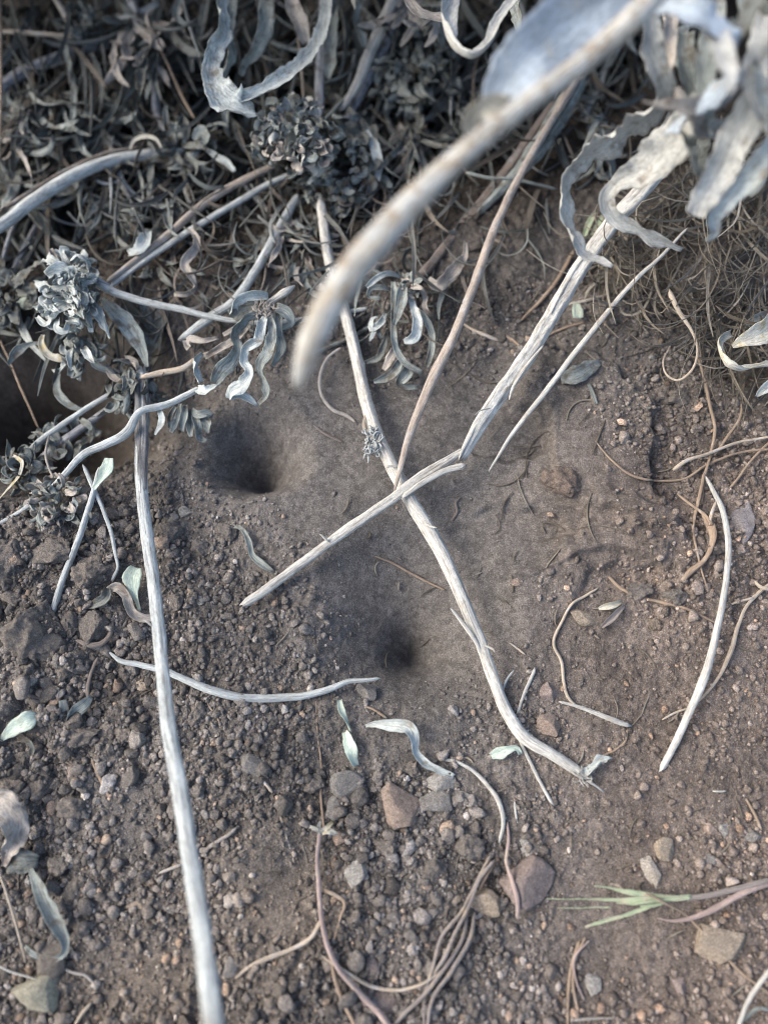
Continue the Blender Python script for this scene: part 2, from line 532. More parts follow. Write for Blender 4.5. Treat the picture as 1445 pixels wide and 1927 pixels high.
# ================================================================== GROUND
M_SOIL = earth_mat('soil', None)
def axis(a, b, step, far, k=1.25):
    core = np.arange(a, b + step / 2, step)
    lo, hi, s = [], [], step
    x = a
    while x > -far:
        s *= k; x -= s; lo.append(x)
    s = step; x = b
    while x < far:
        s *= k; x += s; hi.append(x)
    return np.concatenate([lo[::-1], core, hi])
gx = axis(-0.150, 0.150, 0.00030, 3.0); gy = axis(-0.122, 0.165, 0.00030, 3.0)
GX, GY = np.meshgrid(gx, gy)
near = np.exp(-np.clip(np.hypot(np.maximum(np.abs(GX) - .16, 0), np.maximum(np.abs(GY - .02) - .16, 0)) * 30, 0, 50))
gpx, gpy = to_px(GX, GY)
GZ = ground(GX, GY) + detail(GX, GY, gpx, gpy) * near
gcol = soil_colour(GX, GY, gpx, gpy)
d_, r_ = worley(GX * 640 + 5, GY * 640, 35)
gcol = gcol * (0.8 + 0.45 * r_)[..., None]
nx_, ny_ = len(gx), len(gy)
V = np.stack([GX, GY, GZ], -1).reshape(-1, 3)
ii = (np.arange(ny_ - 1)[:, None] * nx_ + np.arange(nx_ - 1)[None]).ravel()
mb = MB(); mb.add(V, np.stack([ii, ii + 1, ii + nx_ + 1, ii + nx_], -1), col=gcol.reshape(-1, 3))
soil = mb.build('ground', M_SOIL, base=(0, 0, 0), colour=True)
tag(soil, 'dry grey brown soil with two funnel pits', 'ground', kind='structure')

# ---- loose crumbs: nobody could count them
def ico(sub):
    import bmesh
    bm = bmesh.new(); bmesh.ops.create_icosphere(bm, subdivisions=sub, radius=1.0)
    v = np.array([x.co[:] for x in bm.verts]); f = np.array([[a.index for a in x.verts] for x in bm.faces]); bm.free()
    return v, f
def lumps(k, sub, seed):
    rs = np.random.RandomState(seed); v, f = ico(sub); out = []
    for i in range(k):
        u = v.copy()
        for _ in range(9):                     # knock facets off
            d = rs.randn(3); d /= np.linalg.norm(d); lim = rs.uniform(.45, .85)
            t = u @ d; u = u - np.where(t > lim, t - lim, 0)[:, None] * d
        u *= 1 + 0.09 * rs.randn(len(u), 1) * (0.6 if sub > 1 else 1)
        u = u / np.abs(u).max(); out.append(u * rs.uniform(.65, 1.15, 3))
    return out, f
def scatter(n, rmin, rmax, power, sub, seed, name, label, cmin=0.0, region=None):
    rs = np.random.RandomState(seed)
    px = rs.uniform(-60, 1500, n * 3); py = rs.uniform(500, 1990, n * 3)
    c = coarseness(px, py) + 0.25 * fbm2(px * .006, py * .006, 3, 77)
    keep = rs.rand(n * 3) < np.clip(c - cmin, 0.006, 1) ** 1.3
    edge = np.interp(px, [0, 120, 300, 600, 950, 1445], [900, 880, 700, 560, 520, 560])
    keep &= py > edge
    if rmin > 0.4:                             # nothing big on top of the small leaves and straws
        for x, y, q in ((890, 1455, 38), (930, 1500, 38), (947, 1550, 36), (1110, 1460, 60), (775, 1395, 60), (257, 1110, 55), (655, 1390, 60), (950, 1415, 40), (1240, 1695, 60),
                        (1140, 1700, 70), (1148, 1155, 45), (480, 1030, 45), (1055, 1180, 30), (1050, 1240, 30), (1120, 1345, 60), (600, 1420, 28), (604, 1500, 28), (1000, 1450, 45), (35, 1370, 45)):
            keep &= np.hypot(px - x, py - y) > q
    if region is not None: keep &= region(px, py, rs)
    px, py = px[keep][:n], py[keep][:n]
    n = len(px)
    p = PG(px, py, 0)
    r = rmin * (1 - rs.rand(n) * (1 - (rmax / rmin) ** (-power))) ** (-1 / power) * 1e-3
    z = surf(p[:, 0], p[:, 1])
    p[:, 2] = z + r * 0.25
    sh, f = lumps(14, sub, seed + 1)
    nv = len(sh[0]); sel = rs.randint(0, 14, n)
    A = np.stack(sh)[sel]
    q = rs.randn(n, 4); q /= np.linalg.norm(q, axis=1)[:, None]
    w, x, y, zq = q.T
    M = np.stack([1 - 2 * (y*y + zq*zq), 2 * (x*y - zq*w), 2 * (x*zq + y*w), 2 * (x*y + zq*w), 1 - 2 * (x*x + zq*zq), 2 * (y*zq - x*w),
                  2 * (x*zq - y*w), 2 * (y*zq + x*w), 1 - 2 * (x*x + y*y)], -1).reshape(n, 3, 3)
    A = np.einsum('nij,nvj->nvi', M, A) * r[:, None, None]
    A[..., 2] *= 0.8
    V = (A + p[:, None]).reshape(-1, 3)
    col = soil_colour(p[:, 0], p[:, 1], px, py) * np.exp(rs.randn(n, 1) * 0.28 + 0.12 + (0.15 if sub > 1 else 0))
    k = rs.rand(n)
    col = np.where((k < 0.05)[:, None], col * [1.7, 1.45, 1.25], col)
    col = np.where((k > 0.96)[:, None], col * [1.5, 1.55, 1.6], col)
    mb = MB()
    mb.add(V, T=(f[None] + (np.arange(n) * nv)[:, None, None]).reshape(-1, 3), col=np.repeat(col, nv, 0))
    o = mb.build(name, M_SOIL, base=(0, 0, 0), colour=True, smooth=(sub > 1))
    tag(o, label, 'soil crumbs', kind='stuff')
scatter(46000, 0.14, 0.55, 1.6, 1, 11, 'fine_soil_grains', 'fine grains of dry soil strewn over the ground')
scatter(15000, 0.42, 1.4, 1.7, 2, 13, 'soil_crumbs', 'loose crumbs of dry soil between the stems', cmin=0.2)
scatter(1600, 1.15, 3.0, 2.1, 3, 23, 'soil_clods', 'heap of larger dry soil clods at the left and below the pits', cmin=0.3,
        region=lambda px, py, rs: (rs.rand(len(px)) < np.where((px < 300) & (py > 940) & (py < 1620), 1.0, np.where((py > 1300) & (px < 900), .6, 0.25))))

# ================================================================== PLANTS: helpers
WOOL = fibre_mat('woolly_stem', (.46, .50, .495), (.17, .175, .175), .8, (.26, .25, .23), .66)
WOOLW = fibre_mat('white_stem', (.54, .54, .50), (.22, .20, .175), .75, (.36, .32, .27), .66)
WOOLD = fibre_mat('weathered_stem', (.36, .38, .41), (.09, .09, .095), .9, (.07, .065, .06), .60)
BARK = fibre_mat('dark_bark', (.20, .205, .21), (.05, .05, .05), .9, (.09, .08, .07), .6)
TAN = fibre_mat('tan_twig', (.38, .33, .28), (.19, .155, .13), .6, (.40, .38, .36), .58)
TAND = fibre_mat('brown_twig', (.20, .165, .14), (.08, .065, .055), .6, (.24, .24, .24), .62)
ROOT = fibre_mat('tan_root', (.34, .26, .19), (.17, .12, .09), .6, (.42, .36, .30), .62, sheen=.1)
ROOTP = fibre_mat('pale_root', (.50, .43, .34), (.26, .20, .15), .6, (.5, .48, .46), .6, sheen=.15)
PINK = fibre_mat('pink_root', (.40, .31, .285), (.22, .165, .14), .6, (.45, .38, .30), .6, sheen=.2)
LILAC = fibre_mat('lilac_straw', (.27, .24, .22), (.13, .11, .10), .6, (.36, .30, .23), .6, sheen=.2)
LEAF = fibre_mat('grey_leaf', (.28, .315, .30), (.10, .105, .10), .8, (.13, .12, .10), .58, leaf=True, sheen=.1)
LEAFW = fibre_mat('white_leaf', (.50, .55, .535), (.24, .255, .245), .6, (.26, .24, .20), .62, leaf=True, sheen=.1)
LEAFD = fibre_mat('dark_leaf', (.19, .205, .192), (.075, .078, .07), .7, (.09, .075, .055), .56, leaf=True, sheen=.05)
LEAFC = fibre_mat('cream_leaf', (.55, .54, .46), (.30, .28, .22), .5, (.42, .34, .16), .60, leaf=True)
LEAFB = fibre_mat('beige_leaf', (.40, .37, .33), (.22, .20, .175), .6, (.18, .15, .125), .60, leaf=True)
MINT = fibre_mat('mint_leaf', (.52, .61, .52), (.40, .50, .42), .3, (.58, .60, .46), .62, leaf=True, sheen=.1)
GREEN = fibre_mat('green_blade', (.42, .50, .33), (.28, .34, .20), .4, (.50, .48, .36), .56, sheen=.1)
NEAR = fibre_mat('near_stem', (.48, .50, .48), (.44, .35, .22), .9, (.30, .24, .17), .56, bscale=260)
LEAFN = fibre_mat('bright_leaf', (.40, .47, .53), (.30, .34, .37), .3, (.50, .47, .40), .66, leaf=True)
LEAFP = fibre_mat('pale_leaf', (.50, .51, .48), (.30, .30, .275), .5, (.26, .24, .21), .62, leaf=True, sheen=.1)
LITTER = fibre_mat('litter', (.60, .62, .62), (.22, .22, .22), .7, None, sheen=.1, use_tint=True, leaf=True)

_sd = [100]
def seed():
    _sd[0] += 1
    return _sd[0]

def resolve(pts, n, g):
    """rows (x, y, width px, height mm) -> points, half widths in m"""
    C = np.array([list(p) + [0.0] * (4 - len(p)) for p in pts], float)
    S = spline(np.concatenate([C[:, :2], np.zeros((len(C), 1)), C[:, 2:]], 1), n)
    x, y, w, h = S[:, 0], S[:, 1], np.maximum(S[:, 3], .6), S[:, 4]
    if g: p = PG(x, y, h * 0.75 + w * 0.5 * 0.10)
    else: p = P(x, y, h)
    return p, w * 0.5 * depth_of(p) / F

def plen(pts):
    a = np.array([p[:2] for p in pts], float)
    return float(np.linalg.norm(np.diff(a, axis=0), axis=1).sum())

def wob(p, amp, s):
    t = np.concatenate([[0], np.cumsum(np.linalg.norm(np.diff(p, axis=0), axis=1))])
    for k in range(3):
        p[:, k] += amp * (perlin2(t * 180 + s, t * 0 + k * 7 + s * .3, 5) + 0.5 * perlin2(t * 500 + s, t * 0 + k * 7 + s, 6))
    return p

def stem_mb(pts, g=False, m=12, rough=.08, hairs=0, hl=.0006, wobble=.00012, mb=None, ends=True, col=None):
    n = int(max(8, min(160, plen(pts) / 5)))
    p, r = resolve(pts, n, g)
    s = seed()
    p = wob(p, wobble, s)
    if ends:
        r = r.copy(); r[0] *= .55; r[-1] *= .55
    mb = mb or MB()
    tube(mb, p, r, m=m, rough=rough, seed=s, hairs=hairs, hair_len=hl, col=col)
    mb.first = p[0]
    return mb

def leaf_mb(pts, curl=1.2, twist=0.0, g=False, m=6, ruffle=.08, mb=None, col=None, vein=.05, th=.00012):
    """curl, twist: numbers or profiles along the blade"""
    n = int(max(9, min(90, plen(pts) / 5)))
    p, r = resolve(pts, n, g)
    s = seed(); u = np.linspace(0, 1, n)
    def prof(v):
        if np.isscalar(v): return np.full(n, float(v))
        return np.interp(u, np.linspace(0, 1, len(v)), v)
    mb = mb or MB()
    p = wob(p, .00015, s)
    ribbon(mb, p, 2 * r, prof(curl), prof(twist), seed=s, m=m, ruffle=ruffle, col=col, vein=vein, th=th)
    mb.first = p[0]
    return mb

def STEM(name, label, cat, pts, mat, group=None, **k):
    mb = stem_mb(pts, **k)
    o = mb.build(name, mat, base=mb.first)
    return tag(o, label, cat, group)

def BLADE(name, label, cat, pts, mat, group=None, **k):
    mb = leaf_mb(pts, **k)
    o = mb.build(name, mat, base=mb.first)
    return tag(o, label, cat, group)

def rnd_path(rs, x, y, h, ang, ln, w, bend=1.0, droop=0.0, k=7):
    """wandering blade: starts at x,y (px), heads along ang (degrees, 0 right, 90 down the picture)"""
    a = R(ang); c = rs.randn() * bend; c2 = rs.randn() * bend * 1.5
    out = []
    hh = h; vh = rs.uniform(-.2, 1.0) * ln * .03
    for i in range(k):
        u = i / (k - 1)
        ww = w * (0.45 + 0.9 * math.sin(math.pi * min(1, u * .85 + .12)) ** .8) * (1 if u < .95 else .5)
        out.append((x, y, max(ww, 1.5), hh))
        a += (c + c2 * (u - .3)) / k * 1.4
        st = ln / (k - 1)
        x += math.cos(a) * st; y += math.sin(a) * st
        hh += vh - droop * u * ln * .05
    return out

def cluster(root, rs, n, cx, cy, h, rx, ry, ln, w, mats, ang=None, spread=180, curl=2.0, bend=1.5, name='leaf', hs=3.0, droop=0.3, ruf=.14):
    """n crisp little blades sitting over a dome centred on cx, cy"""
    for i in range(n):
        t = rs.rand() * 2 * math.pi; rr = math.sqrt(rs.rand())
        x = cx + rx * rr * math.cos(t); y = cy + ry * rr * math.sin(t)
        hh = h + hs * (math.sqrt(max(0, 1 - rr * rr)) - .3) + rs.uniform(-.6, .6)
        a = math.degrees(t) if ang is None else ang + rs.uniform(-spread, spread)
        pts = rnd_path(rs, x, y, hh, a + rs.uniform(-35, 35), ln * rs.uniform(.6, 1.3), w * rs.uniform(.6, 1.35), bend, droop)
        c0 = curl * rs.uniform(-.4, 1.2)
        mb = leaf_mb(pts, curl=[c0, c0 * 1.3, c0 * rs.uniform(.3, 2)], twist=[rs.uniform(-.8, .8), rs.uniform(-1, 1) * 1.3, rs.uniform(-1, 1) * 2.2], m=5, ruffle=ruf)
        mb.build(name, mats[rs.randint(len(mats))], parent=root)

# ================================================================== STEMS
S = STEM
o = empty('dry_stem', P(266, 700, 2), 'long pale woolly stem running down the left side to the bottom edge', 'stem')
stem_mb([(266, 700, 25, 2), (268, 790, 27, 4), (266, 900, 25, 6), (276, 1000, 26, 8), (291, 1110, 27, 11), (304, 1240, 28, 15), (318, 1370, 30, 19),
   (336, 1470, 32, 23), (355, 1590, 34, 28), (376, 1720, 36, 33), (391, 1830, 38, 38), (404, 1930, 40, 42), (420, 2050, 42, 46)], m=20, hairs=1500, hl=.0007, rough=.09).build('shaft', WOOL, o)
stem_mb([(266, 735, 28, 2.9), (268, 790, 31, 4.1), (267, 850, 29, 5.1), (266, 890, 28, 5.9), (267, 905, 24, 6.1)], m=20, rough=.12, hairs=200, ends=False, wobble=0).build('dark_bark', BARK, o)
S('dry_stem', 'pale curved stem from the round seed head down past both pits to a fuzzy tip', 'stem',
  [(603, 380, 20, 4), (615, 470, 22, 4), (632, 540, 23, 4), (655, 610, 24, 4), (672, 680, 25, 4), (690, 760, 26, 5), (712, 825, 27, 5.5), (745, 890, 26, 5.5),
   (778, 950, 27, 5), (815, 1010, 27, 4.8), (850, 1080, 25, 4.5), (880, 1150, 24, 4), (905, 1210, 24, 3.5), (930, 1280, 24, 3), (952, 1335, 25, 2.6),
   (985, 1385, 25, 2.2), (1040, 1420, 22, 2), (1085, 1450, 20, 1.8), (1104, 1464, 16, 1.6)], WOOLW, m=18, hairs=1300, hl=.0005, rough=.09)
o = empty('dry_stem', P(1215, 350, 22), 'thick straw white stem slanting down from the upper right to a snapped end', 'stem')
stem_mb([(1330, 190, 39, 26), (1215, 350, 37, 22), (1160, 410, 36, 20), (1100, 492, 36, 17.5), (1040, 590, 34, 15), (985, 680, 32, 12.5), (930, 755, 30, 10.5), (895, 810, 27, 9), (870, 858, 18, 8)], m=20, hairs=500, hl=.0005, rough=.12).build('shaft', WOOLW, o)
for q in ([(1130, 440, 5, 20), (1085, 500, 8, 19), (1050, 560, 6, 17.6), (1036, 590, 3, 17)], [(1022, 650, 4, 14.5), (990, 690, 7, 14), (965, 730, 6, 13), (958, 752, 3, 13)], [(922, 768, 3, 12), (905, 772, 3, 13), (894, 780, 2, 14)],
          [(905, 778, 4, 11), (885, 820, 7, 10), (868, 852, 6, 9.5), (863, 866, 3, 9)]):
    stem_mb(q, m=6, rough=.2).build('bark_strip', WOOLW, o)
o = empty('snapped_stick', P(870, 850, 8), 'straight snapped stick with a split upper end crossing the pale curved stem', 'stick')
stem_mb([(872, 848, 15, 8.2), (835, 872, 20, 8), (800, 893, 21, 7.9), (740, 938, 19, 7.6), (660, 992, 19, 6.5), (570, 1058, 18, 5), (500, 1110, 18, 4), (462, 1136, 16, 3.4)],
        m=14, rough=.13, hairs=120, hl=.0006).build('shaft', WOOLW, o)
stem_mb([(874, 876, 14, 9.2), (840, 885, 12, 9.2), (800, 906, 11, 9.3), (760, 934, 9, 9)], m=8, rough=.2).build('splinter', WOOLW, o)
S('tan_twig', 'rough tan twig leaning down between the two pale stems to the crossing', 'twig',
  [(1085, 150, 16, 10), (1030, 240, 17, 11), (970, 345, 18, 12), (930, 430, 19, 12), (890, 540, 21, 12), (850, 640, 22, 11.5), (822, 695, 24, 11), (800, 745, 22, 10.5), (770, 820, 17, 9.6), (752, 885, 11, 8.6), (742, 922, 5, 8)],
  TAN, m=12, hairs=500, hl=.0004)
S('thin_stick', 'thin straight white stick tapering to a point right of the thick slanting stem', 'stick',
  [(1292, 430, 5, 24), (1245, 480, 8, 22), (1200, 522, 10, 20), (1110, 628, 12, 15), (1020, 745, 12, 10), (960, 822, 9, 7), (921, 885, 4, 5)], WOOLW, m=8, rough=.06)
o = empty('near_branch', P(1200, 30, 92), 'thick blurred cream stem hanging close above the ground at the top right', 'stem')
stem_mb([(1330, -120, 46, 100), (1200, 25, 47, 98), (1100, 112, 44, 96), (1000, 186, 43, 95), (900, 264, 46, 94), (800, 355, 53, 93), (720, 440, 59, 92), (650, 525, 62, 91),
         (600, 610, 55, 89), (575, 670, 43, 87), (562, 718, 23, 85)], m=24, rough=.05, hairs=2500, hl=.0006).build('shaft', NEAR, o)
leaf_mb([(945, 215, 60, 91), (915, 200, 40, 92), (890, 215, 34, 91), (885, 240, 30, 88), (905, 255, 18, 86)], curl=1.6, twist=[0, .8, 1.6]).build('broken_bract', LEAFC, o)

S('dry_stem', 'pale stem rising from the left edge to the dark starry tuft', 'stem',
  [(-30, 440, 24, 4), (0, 425, 24, 4), (60, 380, 24, 3), (130, 335, 25, 2), (200, 304, 24, 0), (270, 291, 22, -2), (345, 284, 16, -4)], WOOL, m=14, hairs=500)
S('dark_twig', 'dark brown twig lying tight above the pale stem at the left edge', 'twig',
  [(-20, 412, 9, 2), (60, 360, 10, 1), (130, 318, 9, 0), (200, 288, 8, -1), (260, 276, 5, -2)], TAND, m=8, rough=.15)
S('brown_twig', 'brownish twig, upper one of the two crossing to the round seed head', 'twig',
  [(205, 528, 12, 4), (300, 455, 14, 3), (400, 372, 15, 1), (460, 338, 15, 0), (515, 312, 14, -1)], TAN, m=10, hairs=200)
S('grey_twig', 'grey twig, lower one of the two crossing to the round seed head', 'twig',
  [(210, 538, 9, 3), (260, 500, 11, 3), (330, 452, 14, 2), (430, 390, 15, 1), (530, 335, 13, 0), (575, 318, 9, 0)], WOOL, m=10, hairs=200)
S('dry_stem', 'bluish white stem slanting from below the round seed head towards the drooping leaves', 'stem',
  [(557, 372, 16, 2), (520, 440, 20, 3), (480, 510, 20, 4), (432, 574, 21, 5), (398, 596, 20, 5), (345, 634, 15, 4)], WOOL, m=14, hairs=250)
S('dry_stem', 'pale thin stem joining the white curly head to the drooping leaves', 'stem',
  [(182, 532, 20, 8), (205, 545, 18, 8), (260, 564, 15, 7.5), (340, 582, 14, 7), (430, 602, 12, 6), (540, 606, 12, 4), (620, 592, 10, 3), (690, 580, 9, 3)], WOOL, m=12, hairs=250)
S('tan_twig', 'short knobbly tan twig just left of the drooping leaves', 'twig',
  [(270, 708, 10, 5), (310, 700, 13, 5), (345, 692, 12, 5), (375, 672, 10, 5), (420, 660, 8, 5)], ROOTP, m=8, rough=.2)
S('forked_stem', 'grey stem passing over the top of the long left stem toward the lower left', 'stem',
  [(375, 730, 12, 9), (310, 762, 14, 9), (262, 775, 14, 10), (240, 812, 18, 8), (200, 835, 17, 7), (165, 850, 15, 6), (120, 895, 13, 4), (105, 912, 12, 3), (50, 955, 10, 2), (0, 985, 9, 1), (-30, 1000, 9, 1)],
  WOOL, m=12, hairs=300)
S('dry_stem', 'thin stem slanting over the black hollow at the left edge', 'stem',
  [(268, 716, 11, 3), (235, 728, 13, 2), (200, 746, 12, 1), (120, 797, 13, -1), (65, 838, 13, -3), (36, 868, 10, -5)], WOOL, m=10, hairs=200)
S('dark_twig', 'dark grey stem half hidden below the one over the black hollow', 'twig',
  [(215, 760, 10, -6), (150, 808, 16, -8), (100, 845, 18, -9), (60, 880, 14, -10)], WOOLD, m=10)
S('dry_stem', 'slender stem left of the long stem, running down to the clods', 'stem',
  [(185, 885, 8, 6), (176, 925, 12, 5.5), (150, 1010, 14, 5), (122, 1080, 14, 4), (103, 1140, 15, 3), (90, 1180, 14, 1.5), (70, 1230, 12, .5), (20, 1272, 9, .2)], WOOL, m=12, hairs=200)
S('dry_stem', 'short thin stem with a hooked end hanging over the clods', 'stem',
  [(158, 878, 8, 5), (170, 905, 10, 5), (190, 950, 9, 4.5), (208, 1000, 9, 4), (219, 1050, 8, 3), (222, 1066, 7, 3), (212, 1090, 9, 2)], WOOL, m=8, hairs=60)
S('curly_root', 'thin wavy root curling beside the slender stem to the left edge', 'root',
  [(92, 1158, 4, 4), (80, 1190, 6, 4), (93, 1213, 6, 3.5), (108, 1240, 6, 3), (92, 1265, 6, 2), (60, 1284, 6, 1), (20, 1296, 6, 1), (-15, 1312, 6, 1)], WOOLW, m=8)
S('curved_stick', 'bluish bow shaped stick lying under the long left stem', 'stick',
  [(206, 1228, 5, 1.5), (225, 1243, 10, 2), (262, 1251, 12, 2), (300, 1260, 14, 2), (345, 1278, 15, 2), (400, 1300, 18, 2), (450, 1312, 18, 2), (520, 1314, 17, 2), (580, 1308, 15, 2), (628, 1294, 14, 2), (655, 1282, 11, 2), (685, 1280, 9, 2), (713, 1277, 6, 1.5)],
  WOOL, m=12, hairs=500, hl=.0004)
S('arched_stem', 'white arched stem standing near the right edge', 'stem',
  [(1328, 898, 6, 5), (1340, 920, 9, 6), (1357, 955, 12, 7), (1369, 1010, 13, 8), (1366, 1090, 13, 8), (1350, 1180, 14, 7), (1336, 1240, 16, 6), (1320, 1290, 18, 5), (1302, 1330, 15, 4), (1275, 1390, 14, 2.5), (1245, 1447, 12, 1)],
  WOOLW, m=12, hairs=500, hl=.0004)
S('white_stick', 'short white stick angling from the fork of the pale curved stem', 'stick', [(1006, 1260, 8, 1), (995, 1285, 8, 1), (984, 1312, 7, 1), (972, 1350, 6, 1)], WOOLW, m=8, g=True)
S('white_stick', 'thin white stick poking out below the end of the pale curved stem', 'stick', [(975, 1385, 8, 1), (1000, 1440, 8, 1), (1038, 1512, 8, .5)], WOOLW, m=8, g=True)
S('side_twig', 'tiny side twig left of the pale curved stem beside the lower pit', 'twig', [(849, 1146, 5, 6), (868, 1170, 8, 5.5), (893, 1204, 9, 5), (905, 1228, 7, 4)], WOOLW, m=8)
S('side_twig', 'hair thin twig forking up from the lower part of the pale curved stem', 'twig', [(946, 1300, 6, 2), (952, 1282, 6, 2), (966, 1262, 5, 2)], WOOL, m=8)

o = empty('fuzzy_tip', P(1104, 1464, 1.8), 'frayed white tuft at the lower end of the pale curved stem', 'tuft')
leaf_mb([(1090, 1460, 16, 2), (1112, 1447, 16, 3), (1135, 1432, 13, 3), (1152, 1428, 5, 3)], curl=2.6, twist=[0, .9, 1.8], ruffle=.35).build('leaf', LEAFW, o)
stem_mb([(1105, 1470, 7, 2), (1122, 1480, 5, 2), (1138, 1492, 4, 1)], m=6).build('fibre_strand', WOOLW, o)
mb = MB(); rs = np.random.RandomState(5)
for i in range(46):
    a = rs.uniform(0, 360); pt = rnd_path(rs, 1100 + rs.uniform(-10, 10), 1462 + rs.uniform(-10, 10), 2, a, rs.uniform(10, 26), 2.0, 1.4, k=4)
    stem_mb(pt, m=4, mb=mb)
mb.build('fuzz', WOOLW, o)
o = empty('stem_node', P(706, 822, 7), 'crumbly grey node of fuzz half way down the pale curved stem', 'tuft')
mb = MB()
for i in range(90):
    pt = rnd_path(rs, 704 + rs.uniform(-16, 14), 820 + rs.uniform(-14, 34), 6.5 + rs.rand() * 1.5, rs.uniform(0, 360), rs.uniform(6, 20), 3.5, 2, k=4)
    stem_mb(pt, m=4, mb=mb)
mb.build('fuzz', WOOL, o)
leaf_mb([(690, 775, 3, 6), (684, 800, 6, 6), (697, 822, 5, 7)], m=4).build('leaf', ROOTP, o)

# upper stems in the tangle
S('dry_stem', 'upright stem between the leaves above the round seed head', 'stem', [(612, -30, 18, 14), (608, 60, 22, 8), (602, 140, 20, 2), (600, 215, 18, -2)], WOOLD, m=12)
S('split_stem', 'bright edged stem slanting to the right of the round seed head', 'stem', [(752, -30, 22, 10), (720, 40, 22, 6), (690, 110, 20, 3), (665, 170, 16, 1), (643, 205, 10, 0)], WOOLW, m=12, rough=.2)
S('split_stem', 'dull grey stem alongside the bright edged one above the round seed head', 'stem', [(765, -30, 24, 4), (735, 60, 26, 1), (700, 130, 24, -2), (670, 190, 20, -3), (650, 228, 14, -4)], WOOLD, m=12, rough=.12)
S('cross_twig', 'thin level twig crossing behind the upright stem near the top', 'twig', [(508, 78, 9, -2), (560, 95, 10, -3), (620, 103, 10, -4), (670, 98, 11, -4), (720, 90, 8, -4)], LEAF, m=8)
S('straw', 'pale yellow straw pointing in from the top left edge', 'straw', [(-20, 58, 8, 4), (40, 60, 9, 3), (95, 64, 9, 2), (148, 70, 7, 1)], ROOTP, m=8, hairs=60)
S('straw', 'pale straw coming down from the top edge to meet the yellow one', 'straw', [(95, -20, 12, 2), (118, 20, 12, 1), (135, 52, 11, 0), (150, 76, 8, -1)], LEAFB, m=8)
S('straw', 'brown straw standing along the very left edge near the top', 'straw', [(-2, -20, 9, 12), (1, 100, 8, 10), (1, 200, 7, 8), (-2, 300, 5, 6)], ROOT, m=8)
S('bundled_stem', 'pale flattened stem behind the blurred one, leading to the tan twig', 'stem', [(1090, 150, 34, 6), (1050, 220, 36, 5), (1010, 280, 34, 4), (968, 330, 22, 2), (900, 400, 12, 0)], LEAF, m=14, rough=.2)
S('bundled_stem', 'cream straw pressed against the flattened pale stem', 'stem', [(1060, 175, 10, 9), (1030, 240, 14, 8), (1000, 290, 12, 7), (975, 330, 6, 6)], ROOTP, m=8)
S('bundled_stem', 'grey brown stem running from behind the blurred one to the lower leaf cluster', 'stem', [(1040, 195, 16, 0), (985, 275, 18, -1), (930, 350, 18, -2), (890, 400, 17, -1), (840, 460, 16, 1), (795, 515, 18, 3), (755, 545, 16, 3)], TAND, m=12, rough=.15)
S('thin_root', 'thin grey root bowed across the dark gap beneath the blurred stem', 'root', [(880, 325, 8, 8), (920, 334, 8, 8), (965, 336, 8, 7), (1005, 345, 7, 5), (1045, 355, 6, 3)], LEAF, m=8)
S('dry_stem', 'dull leafless stem crossing low behind the white curly head', 'stem', [(20, 520, 12, -10), (55, 450, 14, -11), (90, 395, 13, -12), (130, 360, 10, -13)], WOOLD, m=8)
S('dry_stem', 'dull stem at the left edge, left of the pair above the curly head', 'stem', [(0, 505, 8, -6), (20, 440, 9, -8), (35, 400, 8, -10)], WOOLD, m=8)
S('cross_twig', 'pale thin twig across the dark gap below the round seed head', 'twig', [(500, 420, 7, -6), (560, 432, 8, -6), (620, 437, 8, -6), (690, 440, 7, -6)], LEAF, m=8)
S('dry_stem', 'thin grey stem slanting down to a ragged end above the blurred stem tip', 'stem', [(485, 370, 8, -4), (520, 420, 9, -3), (560, 480, 11, -2), (590, 512, 13, -2), (602, 532, 9, -2)], LEAFB, m=8, rough=.2)
S('dark_twig', 'stubby brown twig lying below the ragged ended stem', 'twig', [(532, 516, 14, -4), (565, 522, 15, -4), (600, 532, 11, -4)], TAND, m=8, rough=.15)
S('thin_straw', 'very thin yellow straw hanging behind the curled leaf above the seed head', 'straw', [(560, 68, 4, 4), (566, 110, 6, 3), (569, 150, 5, 2), (571, 190, 4, 0)], ROOTP, m=6)
S('dry_stem', 'thick dark stem arching across the shaded tangle at the top left', 'stem', [(-20, 180, 22, -6), (40, 138, 24, -7), (110, 108, 22, -8), (180, 88, 20, -9), (240, 85, 16, -10)], WOOLD, m=12, hairs=300)
S('dry_stem', 'grey knobbly stem leading down to the dark starry tuft', 'stem', [(240, -20, 18, 0), (262, 50, 20, -2), (272, 115, 14, -4), (290, 170, 14, -4), (300, 225, 18, -5), (335, 262, 18, -5)], WOOLD, m=12, hairs=200, rough=.2)
S('thin_straw', 'thin tan straw crossing the shaded tangle above the starry tuft', 'straw', [(296, 78, 4, 4), (320, 130, 6, 3), (345, 185, 7, 2), (366, 222, 5, 1)], ROOT, m=6)

